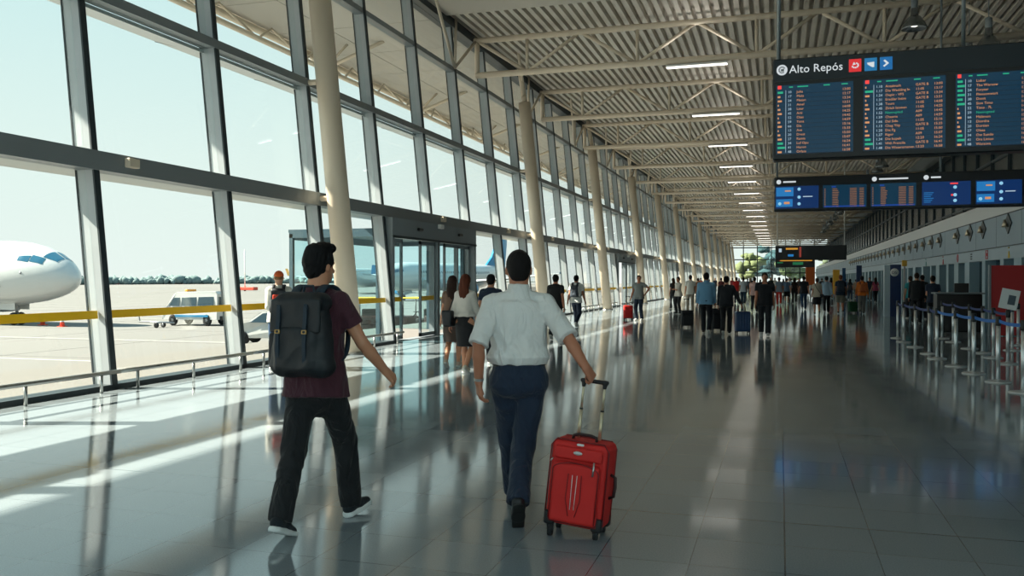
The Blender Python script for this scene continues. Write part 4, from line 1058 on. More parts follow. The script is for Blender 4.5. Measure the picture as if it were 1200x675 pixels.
for i in range(len(NQ) - 1): belt(NQ[i], NQ[i + 1], M_BELTB if i > 3 else M_BELTD, '%s of the outer row blue belts between steel posts' % (['farthest', 'second farthest', 'third farthest', 'fourth farthest', 'fifth farthest', 'third nearest', 'second nearest', 'nearest'][i]))
for i in range(len(BQ) - 1): belt(BQ[i], BQ[i + 1], M_BELTD, '%s of the inner row navy belts between steel posts' % (['farthest', 'second farthest', 'middle', 'second nearest', 'nearest'][i]))
belt(BQ[-1], TQ[0], M_BELTD, 'short navy belt between the inner row and the rear posts')
belt(TQ[0], TQ[1], M_BELTD, 'navy belt linking the two rear barrier posts')
belt(NQ[-1], NQ[-1] + (NQ[-1] - NQ[-2]), M_BELTB, 'bright blue belt running out of the right picture edge')
post_end = NQ[-1] + (NQ[-1] - NQ[-2])
t = thing('barrier_post', 'barrier post just outside the right picture edge', 'barrier post', (post_end.x, post_end.y, 0)); m = MB(); m.lathe([(.18, 0), (.18, .012), (.165, .022), (.05, .032)], n=24); m.build('base_plate', M_CHROME, t); MB().lathe([(.032, .03), (.032, .87)], n=16).build('tube', M_CHROME, t); MB().lathe([(.04, .86), (.04, 1.0)], n=16).build('belt_head', M_BLACK, t)
# paper notice on the inner post
q = BQ[-1]; t = thing('notice_holder', 'tilted white paper notice on top of an inner barrier post', 'notice', (q.x, q.y, 1.004), -YAW * .5)
M = Matrix.Translation((0.02, 0, .19)) @ Matrix.Rotation(math.radians(12), 4, 'Y') @ Matrix.Rotation(math.radians(-15), 4, 'X')
MB().box((-.15, -.006, -.19), (.15, .006, .19), M=M).build('paper_sheet', mat('paper_white', (206, 212, 214), .6), t)
MB().box((-.02, -.010, -.10), (.10, -.007, .08), M=M).build('dark_picture', mat('print_grey', (70, 84, 96), .6), t)
m = MB(); m.tube([(0, 0, 0), (0, 0, .06)], .012, 8); m.build('clip', M_CHROME, t)
# ------------------------------------------------------------------ people
SKIN = {'light': (206, 156, 128), 'mid': (200, 140, 108), 'tan': (178, 116, 88), 'dark': (96, 62, 46)}
def skinmat(k): return mat('skin_' + k, SKIN[k], 0.5, bump=0.04, bscale=60, var=0.06, vscale=9, sss=0.06)
def cloth(rgb, kind='cotton'):
    nm = '%s_%d_%d_%d' % ((kind,) + tuple(rgb))
    if kind == 'denim': return mat(nm, rgb, 0.85, bump=0.25, bscale=24, var=0.16, vscale=12, stretch=(1, 1, 0.5))
    if kind == 'leather': return mat(nm, rgb, 0.4, bump=0.1, bscale=40, spec=0.5)
    if kind == 'folds':
        m = mat(nm, rgb, 0.85, bump=1.0, bscale=9, var=0.05, vscale=10, sheen=0.1, stretch=(1, 1, 0.5))
        for n_ in m.node_tree.nodes:
            if n_.type == 'BUMP': n_.inputs['Distance'].default_value = 0.035
            if n_.type == 'TEX_NOISE' and abs(n_.inputs['Scale'].default_value - 9) < .1: n_.inputs['Distortion'].default_value = 1.2; n_.inputs['Detail'].default_value = 2.5
        return m
    return mat(nm, rgb, 0.85, bump=0.2, bscale=20, var=0.08, vscale=10, sheen=0.1, stretch=(1, 1, 0.6))
def V3(*a): return np.array(a, float)
def rotx(v, a): c, s = math.cos(a), math.sin(a); return V3(v[0], v[1] * c - v[2] * s, v[1] * s + v[2] * c)
def roty(v, a): c, s = math.cos(a), math.sin(a); return V3(v[0] * c + v[2] * s, v[1], -v[0] * s + v[2] * c)
def rotz(v, a): c, s = math.cos(a), math.sin(a); return V3(v[0] * c - v[1] * s, v[0] * s + v[1] * c, v[2])
def ik(a, b, l1, l2, pole):
    """middle joint between a and b"""
    a, b = np.array(a, float), np.array(b, float); d = b - a; L = np.linalg.norm(d)
    if L > (l1 + l2) * 0.999: b = a + d / L * (l1 + l2) * 0.999; d = b - a; L = np.linalg.norm(d)
    u = d / L; t = (l1 * l1 - l2 * l2 + L * L) / (2 * L); h = math.sqrt(max(l1 * l1 - t * t, 0)); p = np.array(pole, float); p = nrm(p - u * (p @ u))
    return a + u * t + p * h, b

def wrinkle(amp, seed, fr=(9, 9, 5), zones=()):
    r_ = np.random.RandomState(seed); ks = r_.normal(size=(7, 3)) * np.array(fr) * 2.2; ph = r_.uniform(0, 6.28, 7)
    def f(P):
        w = P + 0.02 * np.sin(P[:, [1, 2, 0]] * 17 + seed)
        v = np.zeros(len(P), np.float32)
        for k, p in zip(ks, ph): v += np.sin(w @ k + p) * (1.0 / 3)
        v = 1 - np.abs(v); a = np.full(len(P), amp, np.float32)
        for (c, r, g) in zones: a = a + g * np.exp(-(((P - np.array(c, np.float32)) ** 2).sum(1)) / (r * r)).astype(np.float32)
        return a * (np.clip(v, -1, 1) - 0.35)
    return f

def hand_sdf(sd, w, d, palm, side, curl=0.5, thumb_in=0.3, hs=1.0, k0=0.008):
    """w wrist point, d pointing direction, palm = normal out of the palm, side +1 right"""
    d = nrm(d); n = nrm(np.array(palm, float) - d * (np.array(palm, float) @ d)); x = np.cross(d, n) * side   # x points to the thumb side
    w = np.array(w, float)
    P = lambda a, b, c: w + (d * a + x * b + n * c) * hs
    for i, b in enumerate((0.028, 0.010, -0.009, -0.026)): sd.cone(P(0.0, b * 0.55, 0), P(0.085, b, -0.002), 0.017 * hs, 0.0125 * hs, k=k0)
    lens = (0.070, 0.078, 0.072, 0.056)
    for i, b in enumerate((0.029, 0.010, -0.010, -0.028)):
        L = lens[i]; c = curl * (1.0 + 0.10 * i); p = P(0.088, b, -0.002); ang = 0.0; spread = b * 1.6
        for j, (fr_, r0, r1) in enumerate(((0.45, 0.0095, 0.0085), (0.31, 0.0085, 0.0078), (0.24, 0.0078, 0.0065))):
            ang += c * (0.75, 0.95, 0.7)[j]
            dd = nrm(d * math.cos(ang) + n * math.sin(ang) + x * spread * (0.6 if j == 0 else 0.2)); q = p + dd * L * fr_ * hs
            sd.cone(p, q, r0 * hs, r1 * hs, k=0.003); p = q
    a = P(0.018, 0.022, 0.006); b_ = P(0.050, 0.052, 0.014 + 0.012 * thumb_in); c_ = P(0.076, 0.058 - 0.028 * thumb_in, 0.022 + 0.020 * thumb_in); e_ = P(0.098, 0.055 - 0.040 * thumb_in, 0.026 + 0.026 * thumb_in)
    sd.cone(a, b_, 0.016 * hs, 0.0115 * hs, k=0.008); sd.cone(b_, c_, 0.0105 * hs, 0.0095 * hs, k=0.003); sd.cone(c_, e_, 0.0095 * hs, 0.0075 * hs, k=0.003)

def person(label, loc, face, H=1.75, sex='m', skin='mid', hair=(22, 18, 16), style='short', top=(200, 200, 200), sleeve='short', tuck=False, bottom=(30, 34, 46), legs='trousers', shoes=(30, 30, 32), sole=(220, 220, 216), group=None, topk='cotton', botk='cotton',
           hip=None, aL=None, aR=None, hL=None, hR=None, pL=None, pR=None, lean=0.03, head=(0, 0), twist=0.0, detail=0, build=1.0, curlL=0.5, curlR=0.5, handL=None, handR=None, seed=1, belt=None, cap=None, beard=False, eyes=False, long_tee=0.0, palmL=None, palmR=None, footL=None, footR=None, loose=0.0):
    """one figure; lengths in a 1.75 m body, local +Y is the way the body faces. aL/aR ankles, hL/hR wrists, local metres of that body."""
    t = thing('person', label, 'person', (loc[0], loc[1], 0), face, group)
    s = H / 1.75; fem = sex == 'f'
    hip = V3(*(hip or (0, 0, 0.915)))
    hw = 0.088
    Lth, Lsh = 0.425, 0.415
    cyaw = lambda v: rotz(v, twist)
    T = lambda x, y, z: hip + cyaw(rotx(V3(x, y, z), -lean))   # torso-space point
    fx = nrm(T(1, 0, 0) - T(0, 0, 0)); fy = nrm(T(0, 1, 0) - T(0, 0, 0)); fz = nrm(T(0, 0, 1) - T(0, 0, 0)); TF = Frame(hip, fx, fy, fz)
    sw = (0.150 if fem else 0.178) * build
    # legs
    hj = [hip + V3(-hw, 0, -0.02), hip + V3(hw, 0, -0.02)]
    ank = [V3(*(aL or (-hw - .01, 0, 0.085))), V3(*(aR or (hw + .01, 0, 0.085)))]
    kn = []
    for i in (0, 1):
        k_, a_ = ik(hj[i], ank[i], Lth, Lsh, (0.02 * (1 if i else -1), 1, 0)); kn.append(k_); ank[i] = a_
    fdir = []
    for i, fo in enumerate((footL, footR)):
        pit, yaw = fo if fo else (0, 0)
        fdir.append(rotz(rotx(V3(0, 1, 0), -math.radians(pit)), math.radians(yaw)))
    # arms
    sh = [T(-sw + .02, -0.005, 0.475), T(sw - .02, -0.005, 0.475)]
    wr = [V3(*(hL or (-sw - .06, 0.04, 0.86))), V3(*(hR or (sw + .06, 0.04, 0.86)))]
    el = []
    for i in (0, 1):
        pole = (pL, pR)[i] or ((-1 if i == 0 else 1) * 0.22, -1, -0.1)
        e_, w_ = ik(sh[i], wr[i], 0.285, 0.25, pole); el.append(e_); wr[i] = w_
    # head
    hy, hp = math.radians(head[0]), math.radians(head[1])
    nb = T(0, -0.005, 0.53); hc = T(0, 0.012, 0.705)
    Hd = lambda v: rotz(rotx(np.array(v, float), -hp), twist + hy)
    HF = Frame(hc, Hd((1, 0, 0)), Hd((0, 1, 0)), Hd((0, 0, 1)))
    vb = (0.019, 0.012, 0.0065)[detail]
    # ---- body (skin)
    b = Sdf()
    b.ell((0, -0.012, 0.020), (0.076, 0.096, 0.092), fr=HF, k=0.01); b.ell((0, 0.016, -0.045), (0.060, 0.074, 0.078), fr=HF, k=0.03)
    b.ell((0, 0.040, -0.088), (0.034, 0.040, 0.026), fr=HF, k=0.03)
    nz = HF.pt; b.cone(nz((0, 0.088, 0.0)), nz((0, 0.108, -0.034)), 0.008, 0.014, k=0.012)
    b.cone(nz((-0.03, 0.082, 0.018)), nz((0.03, 0.082, 0.018)), 0.011, 0.011, k=0.014); b.cone(nz((-0.018, 0.088, -0.062)), nz((0.018, 0.088, -0.062)), 0.008, 0.008, k=0.008)
    for sx in (-1, 1): b.ell((sx * 0.078, -0.006, -0.012), (0.010, 0.020, 0.032), fr=HF, k=0.006)
    nr = 0.047 if fem else 0.057
    b.cone(nb - fz * .03, HF.pt((0, -0.018, -0.06)), nr * 1.12, nr, k=0.03)
    for sx in (-1, 1): b.cone(T(sx * .02, -.014, .545), T(sx * (sw - .03), -.008, .480), 0.042, 0.042, k=0.03)
    if not fem: body_rows = [(-0.09, 0, 0, .135, .09), (0, 0, -.008, .150, .103), (.10, 0, 0, .142, .096), (.20, 0, .004, .136, .094), (.32, 0, .006, .152, .104), (.42, 0, .002, .160, .104), (.49, 0, -.004, .135, .082), (.53, 0, -.006, .07, .06)]
    else: body_rows = [(-0.09, 0, 0, .145, .09), (0, 0, -.010, .160, .105), (.10, 0, 0, .135, .088), (.19, 0, .004, .116, .080), (.31, 0, .016, .134, .102), (.42, 0, .004, .140, .092), (.49, 0, -.004, .118, .072), (.53, 0, -.006, .06, .055)]
    body_rows = [(z, x, y, a * (build if z < .45 else 1), c * build) for z, x, y, a, c in body_rows]
    b.stack(body_rows, fr=TF, k=0.03)
    up_r = (0.048 if not fem else 0.040)
    for i in (0, 1):
        b.cone(sh[i], el[i], up_r, up_r * .80, k=0.03); b.cone(el[i], el[i] + (wr[i] - el[i]) * .35, up_r * .80, up_r * .82, k=.01); b.cone(el[i] + (wr[i] - el[i]) * .35, wr[i], up_r * .82, 0.027 if not fem else .022, k=.01)
        lq = .80 if legs == 'trousers' else 1
        b.cone(hj[i], kn[i], 0.082 * lq, 0.055 * lq, k=0.03); b.cone(kn[i], kn[i] + (ank[i] - kn[i]) * .35 + V3(0, -.012, 0), 0.053 * lq, 0.056 * lq, k=.02); b.cone(kn[i] + (ank[i] - kn[i]) * .35 + V3(0, -.012, 0), ank[i], 0.054 * lq, 0.036 * lq, k=.02)
        if legs in ('shorts', 'skirt'): b.cone(ank[i], ank[i] + fdir[i] * .06 + V3(0, 0, -.03), .034, .03, k=.02)
    hd = Sdf()
    hspec = (handL, handR); palms = (palmL, palmR)
    for i in (0, 1):
        sd_ = 1 if i else -1
        dr = hspec[i] or tuple(nrm(wr[i] - el[i]) + V3(0, 0, -.15)); pm = palms[i] or (-sd_ * 1.0, 0.25, 0)
        tgt = hd if detail == 2 else b
        if detail == 2: hd.cone(el[i] + (wr[i] - el[i]) * .8, wr[i] + nrm(dr) * .01, 0.0295, 0.0255, k=.01)
        hand_sdf(tgt, wr[i], dr, pm, sd_, (curlL, curlR)[i])
    sk = skinmat(skin)
    body = sdf_obj('body', b, vb, sk, t, s, it=1, extra=[(hd, 0.0035)] if detail == 2 else None)
    # ---- legs clothing
    tr = Sdf(); waist = 0.10 if tuck else 0.06
    m_bot = cloth(bottom, botk); zc = []
    if legs in ('trousers', 'shorts'):
        bw = build * 1.0
        drop = 0.10 if detail == 2 and long_tee else 0.0
        tr.stack([(-0.13 - drop, 0, 0, .035, .05), (-0.11 - drop * .5, 0, 0, .11, .085), (-0.05, 0, -.008, .168 * bw, .118), (0.02, 0, -.010, .168 * bw, .120 * bw), (waist + .01, 0, 0, .152 * bw, .106 * bw)], fr=TF, k=0.03)
        for sx in (-1, 1): tr.ell((sx * .075, -.062, -.03), (.078, .062, .085), fr=TF, k=.03)
        for i in (0, 1):
            w_ = 0.016 + loose
            if legs == 'trousers':
                end = ank[i] + nrm(ank[i] - kn[i]) * -.005; ax = nrm(ank[i] - kn[i])
                tr.cone(hj[i], kn[i], 0.096, 0.066 + w_ * .4, k=.025); tr.cone(kn[i], end + ax * .05, 0.064 + w_ * .5, 0.050 + w_ * .9, k=.015, clip=[(end + ax * .012, ax)])
                zc += [(kn[i] + V3(0, -.05, -.01), .09, .010), (end + V3(0, 0, .04), .07, .012)]
            else:
                ax = nrm(kn[i] - hj[i]); e2 = hj[i] + ax * .39; tr.cone(hj[i], e2 + ax * .1, .100, .088, k=.025, clip=[(e2, ax)])
        zc += [(hip + V3(0, .05, -.09), .12, .008), (hip + V3(0, -.09, -.1), .08, .007)]
        tr.disp = wrinkle((.002, .0035, .0050)[detail], seed + 3, (7, 7, 6) if detail < 2 else (13, 13, 7), zc if detail else [])
        tro = sdf_obj('trousers' if legs == 'trousers' else 'shorts', tr, (0.018, 0.011, 0.006)[detail], m_bot, t, s)
    else:
        lo = -0.42 if legs == 'skirt' else -0.75
        mid = (kn[0] + kn[1]) / 2 - hip; q = TF.inv((hip + mid)[None, :])[0]
        tr.stack([(lo, q[0] * .8, q[1] * .7, .185, .15), (lo * .5, q[0] * .3, q[1] * .3, .182, .135), (-.05, 0, -.01, .174, .122), (.10, 0, 0, .142, .098), (.14, 0, 0, .135, .092)], fr=TF, k=.02, e=2.0)
        tr.disp = wrinkle(0.004, seed, (10, 10, 1.5)); tro = sdf_obj('skirt', tr, (0.016, 0.010, .006)[detail], m_bot, t, s)
    if belt:
        bl = Sdf(); bl.stack([(waist - .022, 0, 0, .158 * build, .112 * build), (waist + .016, 0, 0, .157 * build, .111 * build)], fr=TF); sdf_obj('belt', bl, 0.007, cloth(belt, 'leather'), t, s)
    # ---- top
    tp = Sdf(); g = 0.014 + (0.004 if detail == 1 else 0)
    rows = []
    hem = (waist - 0.005) if tuck else (-0.075 - long_tee)
    for z, x, y, a, c in body_rows:
        if z < hem - .001: continue
        gg = g + (0.016 if 0.02 < z < .28 else 0.004) + loose * .3
        if tuck and z < .16: gg += .012 * (z - hem) / .1 if z > hem else 0
        rows.append((z, x, y, a + gg, c + gg))
    rows = [r_ for r_ in rows if r_[0] < .52]
    lowrow = [r_ for r_ in body_rows if r_[0] >= hem - .001][0]
    e_ = g + (0.010 if tuck else 0.034)
    rows = [(hem, 0, lowrow[2], max(lowrow[3], .152 * build if not tuck else .140 * build) + e_, max(lowrow[4], .105) + e_)] + [r_ for r_ in rows if r_[0] > hem + .02]
    if tuck: rows.append((hem + .045, 0, 0, .158 * build + g + .018, .112 * build + g + .012))
    collar = .505
    rows += [(.512, 0, -.008, .098, .072)]
    tp.stack(rows, fr=TF, k=0.03)
    for sx in (-1, 1): tp.cone(T(sx * .025, -.012, .535), T(sx * (sw - .02), -.008, .478), .046, .054, k=.03)
    if sleeve == 'collar_rolled' or sleeve == 'collar_long': tp.stack([(.50, 0, -.010, .082, .078), (.55, 0, -.010, .074, .076), (.605, 0, -.004, .066, .072)], fr=TF, k=.012)
    else: tp.cone(T(0, -.010, .49), T(0, -.012, .56), .078, .068, k=.02, clip=[(T(0, -.008, .572), fz)])
    fr_s = {'short': .58, 'rolled': 1.05, 'collar_rolled': 1.05, 'long': 1.0, 'collar_long': 1.0, 'none': .12}[sleeve]
    zs = []
    for i in (0, 1):
        ax = nrm(el[i] - sh[i]); e2 = sh[i] + (el[i] - sh[i]) * fr_s; r0 = up_r + g + .006; r1 = up_r * .85 + g + (.010 if sleeve == 'short' else .003)
        if sleeve in ('long', 'collar_long'):
            tp.cone(sh[i], el[i], r0, r1 * .95, k=.035); ax2 = nrm(wr[i] - el[i]); tp.cone(el[i], wr[i] + ax2 * .05, r1 * .95, .036, k=.015, clip=[(wr[i] - ax2 * .005, ax2)])
        else: tp.cone(sh[i], e2 + ax * .06, r0, r1, k=.024, clip=[(e2, ax)])
        zs += [(el[i], .09, .009), (sh[i] + V3(0, 0, -.10), .07, .006)]
        if 'rolled' in sleeve:
            tp.cone(e2 - ax * .07, e2 + ax * .02, r1 + .004, r1 + .007, k=.004, clip=[(e2, ax), (e2 - ax * .06, -ax)])
    zs += [(T(0, -.1, .16), .14, .007)]
    tp.disp = wrinkle((.0015, .0025, .0050)[detail], seed + 9, (8, 8, 7) if detail < 2 else (15, 15, 9), zs if detail else [])
    if not tuck:
        for i in (0, 1): tp.cone(hj[i] + V3(0, 0, .04), hj[i] + (kn[i] - hj[i]) * .3, .112, .108, k=.03, clip=[(T(0, 0, hem), -fz)])
        for sx in (-1, 1): tp.ell((sx * .075, -.062, -.01), (.092, .078, .085), fr=TF, k=.03, clip=[(T(0, 0, hem), -fz)])
    topo = sdf_obj('shirt' if 'collar' in sleeve else 'top', tp, (0.018, 0.011, 0.006)[detail], cloth(top, topk), t, s)
    # ---- hair / cap
    h = Sdf(); hm = mat('hair_%d_%d_%d' % tuple(hair), hair, 0.7, spec=0.2, bump=0.5, bscale=60, var=.25, vscale=40, stretch=(1, 1, .3))
    if cap is None and style != 'bald':
        vh = (0.016, 0.010, 0.0055)[detail]; gz = {'short': .008, 'thick': .010, 'long': .014, 'bun': .010, 'crop': .005}[style]
        # the cap of hair stays above a slanted hairline: low at the nape, high at the forehead
        h.ell((0, -0.014, 0.024), (0.076 + gz, 0.097 + gz, 0.094 + gz), fr=HF, k=.01, clip=[(HF.pt((0, 0.070, 0.045)), HF.dr((0, 0.80, -0.60)))])
        if style in ('short', 'thick', 'crop'):
            h.ell((0, -0.048, -0.028), (0.064 + gz * .3, 0.056 + gz * .2, 0.066), fr=HF, k=.015)
            if style == 'thick': 
                h.ell((0, 0.030, 0.108), (.070, .080, .038), fr=HF, k=.02); h.ell((.01, -.045, .092), (.064, .058, .040), fr=HF, k=.02)
        if style == 'long':
            h.stack([(-0.36, 0, -.10, .05, .026), (-.28, 0, -.10, .085, .034), (-.15, 0, -.085, .098, .044), (-.04, 0, -.06, .094, .062), (.03, 0, -.035, .088, .075)], fr=HF, k=.02, e=2)
        if style == 'bun': h.ell((0, -0.11, 0.06), (.038, .036, .038), fr=HF, k=.01); h.ell((0, -0.045, -0.03), (0.070, 0.058, 0.060), fr=HF, k=.02)
        h.disp = wrinkle(.005 if style != 'crop' else .002, seed + 5, (22, 22, 6) if style != 'thick' else (26, 26, 10))
        sdf_obj('hair', h, vh, hm, t, s, it=0)
    if cap is not None:
        h.ell((0, -0.012, 0.030), (.086, .106, .094), fr=HF, k=.01, clip=[(HF.pt((0, 0, 0.022)), HF.dr((0, 0.1, -1)))])
        h.ell((0, 0.115, 0.030), (.064, .062, .010), fr=HF, k=.01); sdf_obj('cap', h, .011, cloth(cap), t, s)
        hh = Sdf(); hh.ell((0, -0.03, -0.0), (.080, .082, .055), fr=HF, clip=[(HF.pt((0, 0.02, 0)), HF.dr((0, 1, 0)))]); sdf_obj('hair', hh, .012, hm, t, s)
    if beard:
        bd = Sdf(); bd.ell((0, 0.030, -0.082), (.052, .058, .040), fr=HF, k=.02); sdf_obj('beard', bd, .012, hm, t, s)
    if eyes:
        for sx in (-1, 1):
            m = MB(); m.use(M_WHITE); c_ = HF.pt((sx * .031, .0835, .002)) * s; m.lathe([(.001, -.007 * s), (.010 * s, 0), (.001, .007 * s)], c=c_, n=10); m.use(M_BLACK); c2 = HF.pt((sx * .031, .0915, .002)) * s; m.lathe([(.001, -.005 * s), (.005 * s, 0), (.001, .005 * s)], c=c2, n=8); m.build('eye', None, t)
    # ---- shoes
    for i in (0, 1):
        f = nrm(fdir[i]); u = nrm(V3(0, 0, 1) - f * f[2]); x = np.cross(f, u); SF = Frame(ank[i] - u * 0.075 + f * 0.0, x, f, u); P = SF.pt
        q = Sdf(); vs = (0.014, 0.010, 0.0055)[detail]
        q.cone(P((0, -.030, .050)), P((0, .06, .048)), .036, .036, k=.02, clip=[(P((0, 0, .012)), -u)])
        q.cone(P((0, .06, .040)), P((.004, .150, .026)), .041, .030, k=.02, clip=[(P((0, 0, .012)), -u)])
        q.cone(P((0, -.012, .06)), P((0, -.005, .095)), .038, .039, k=.02, clip=[(P((0, 0, .098)), u)])
        so = sdf_obj('shoe', q, vs, cloth(shoes, 'leather' if sole is None else 'mesh'), t, s)
        if sole is not None or detail == 2:
            q = Sdf(); zt_ = .032 if sole is not None else .014
            q.cone(P((0, -.030, .012)), P((0, .06, .012)), .040, .039, k=.015, clip=[(P((0, 0, 0)), -u), (P((0, 0, zt_)), u)]); q.cone(P((0, .05, .012)), P((.004, .145, .012)), .043, .040, k=.015, clip=[(P((0, 0, 0)), -u), (P((0, 0, zt_ - .004)), u)])
            sdf_obj('sole', q, vs, mat('sole_%d' % (sole or (20, 20, 20))[0], sole or (20, 20, 20), .6), so, 1.0 * s)
    t['_h'] = 0; del t['_h']
    info = dict(t=t, s=s, TF=TF, T=T, wr=wr, el=el, sh=sh, HF=HF, hip=hip, ank=ank)
    return info

def tolocal(info_loc, face, s, p):
    """world point -> local metres of the 1.75 m body"""
    d = Vector(p) - Vector((info_loc[0], info_loc[1], 0)); c, n = math.cos(-face), math.sin(-face)
    return ((d.x * c - d.y * n) / s, (d.x * n + d.y * c) / s, d.z / s)
def toworld(info, p):
    t = info['t']; v = Vector([float(q) for q in p]) * info['s']; a = t.rotation_euler.z; c, n = math.cos(a), math.sin(a)
    return Vector((v.x * c - v.y * n + t.location.x, v.x * n + v.y * c + t.location.y, v.z))
def wframe(info, name, label, cat, group=None):
    """a carried thing: an Empty at the carrier's place sharing its axes"""
    t = info['t']; return thing(name, label, cat, tuple(t.location), t.rotation_euler.z, group)

def backpack(info, label, rgb=(20, 26, 32), strap=(20, 30, 40), size=(.16, .10, .24), vox=.012, trim=None, off=-.19, shift=0, full=False, z=.24):
    """sits on the back, straps over the shoulders"""
    k = wframe(info, 'backpack', label, 'backpack'); TF = info['TF']; s = info['s']; a, b, c = size
    M1 = mat('nylon_%d_%d_%d' % rgb, rgb, .55, bump=.35, bscale=18, var=.15, vscale=14); M2 = mat('webbing_%d_%d_%d' % strap, strap, .7, bump=.2, bscale=80)
    q = Sdf(); q.rbox((shift, off, z), (a, b, c), .085 if full else .055, fr=TF, taper=.18); q.rbox((shift, off - b * .75, z - c * .30), (a * .78, b * .5, c * .55), .035, k=.012, fr=TF)
    q.disp = wrinkle(.008, 4, (14, 14, 9)); sdf_obj('pack_body', q, vox, M1, k, s)
    q = Sdf(); q.rbox((shift, off - .006, z + c * .80), (a * .90, b * 1.08, c * .26), .065, fr=TF); q.rbox((shift, off - b * 1.02, z + c * .48), (a * .93, .014, c * .40), .012, k=.03, fr=TF); q.disp = wrinkle(.003, 8, (9, 9, 7)); sdf_obj('top_flap', q, vox, M1, k, s)
    for sx in (-1, 1):
        m = MB(); pts = [TF.pt((shift * .3 + sx * .075, off + .08, z + c * .75)), TF.pt((sx * .085, -.10, .525)), TF.pt((sx * .088, -.03, .565)), TF.pt((sx * .095, .06, .535)), TF.pt((sx * .115, .125, .44)), TF.pt((sx * .135, .128, .32)), TF.pt((sx * .165, .06, .17)), TF.pt((sx * .150, -.06, .10)), TF.pt((shift * .5 + sx * a * .8, off + .06, z - c * .7))]
        pts = [Vector(p) * s for p in pts]; sm = []
        for i in range(len(pts) - 1):
            p0 = pts[max(i - 1, 0)]; p1 = pts[i]; p2 = pts[i + 1]; p3 = pts[min(i + 2, len(pts) - 1)]
            for j in range(5):
                u = j / 5; sm.append(0.5 * ((2 * p1) + (p2 - p0) * u + (2 * p0 - 5 * p1 + 4 * p2 - p3) * u * u + (3 * p1 - p0 - 3 * p2 + p3) * u ** 3))
        sm.append(pts[-1]); ctr = Vector(TF.pt((0, 0, .3))) * s; vs = []; n = len(sm)
        for i, p in enumerate(sm):
            d = (sm[min(i + 1, n - 1)] - sm[max(i - 1, 0)]).normalized(); ax = Vector(TF.dr((1, 0, 0))); w = (ax - d * ax.dot(d)).normalized(); nn = d.cross(w).normalized(); hw = (.030 if i < n * .62 else .014) * s; th = .007 * s
            if (p - ctr).dot(nn) < 0: nn = -nn
            p = p + nn * .012
            vs += [p + w * hw + nn * th, p - w * hw + nn * th, p - w * hw - nn * th, p + w * hw - nn * th]
        fs = [(i * 4 + j, i * 4 + (j + 1) % 4, i * 4 + 4 + (j + 1) % 4, i * 4 + 4 + j) for i in range(n - 1) for j in range(4)] + [(3, 2, 1, 0), ((n - 1) * 4, (n - 1) * 4 + 1, (n - 1) * 4 + 2, (n - 1) * 4 + 3)]
        m.add(vs, fs, True).build('shoulder_strap', M2, k)
    if full:
        for sx in (-.55, .45):
            m = MB(); X = shift + sx * a; yy = off - b * 1.12
            pts = [(X, off + .02, z + c * 1.08), (X, off - b * .6, z + c * 1.06), (X, yy - .012, z + c * .72), (X, yy - .014, z + c * .35), (X, yy - .02, z + c * .02), (X, off - b * 1.30, z - c * .35), (X, off - b * 1.20, z - c * .70)]
            vs = []
            for p in pts:
                for (dx, dy) in ((-.012, -.004), (.012, -.004), (.012, .006), (-.012, .006)): vs.append(Vector(TF.pt((p[0] + dx, p[1] + dy, p[2]))) * s)
            fs = [(i * 4 + j, i * 4 + (j + 1) % 4, i * 4 + 4 + (j + 1) % 4, i * 4 + 4 + j) for i in range(len(pts) - 1) for j in range(4)]; st = m.add(vs, fs).build('closing_strap', M2, k)
            q = Sdf(); q.rbox((X, yy - .020, z + c * .10), (.018, .006, .013), .004, fr=TF); q.rbox((X, yy - .022, z + c * .10), (.010, .010, .006), .002, k=.001, fr=TF, op='sub'); bq = sdf_obj('buckle', q, .0035, mat('brass', (196, 160, 100), .35, .9), st, s); bq['label'] = 'brass buckle'
        q = Sdf(); q.rbox((shift - a * 1.02, off, z - c * .35), (.03, b * .6, c * .42), .02, fr=TF); sdf_obj('side_pocket', q, .008, M1, k, s)
        q = Sdf(); q.cone(TF.pt((shift - .04, off + b * .5, z + c * 1.05)), TF.pt((shift - .03, off + b * .45, z + c * 1.22)), .008, .008, k=.005); q.cone(TF.pt((shift - .03, off + b * .45, z + c * 1.22)), TF.pt((shift + .03, off + b * .45, z + c * 1.22)), .008, .008, k=.005); q.cone(TF.pt((shift + .03, off + b * .45, z + c * 1.22)), TF.pt((shift + .04, off + b * .5, z + c * 1.05)), .008, .008, k=.005); sdf_obj('grab_handle', q, .005, M2, k, s)
    if trim:
        q = Sdf(); q.rbox((shift, off - b * 1.05, z), (a * .72, .03, c * .52), .02, fr=TF); o = sdf_obj('front_panel', q, vox, cloth(trim, 'nylon'), k, s); o['label'] = 'bright front panel'
    return k

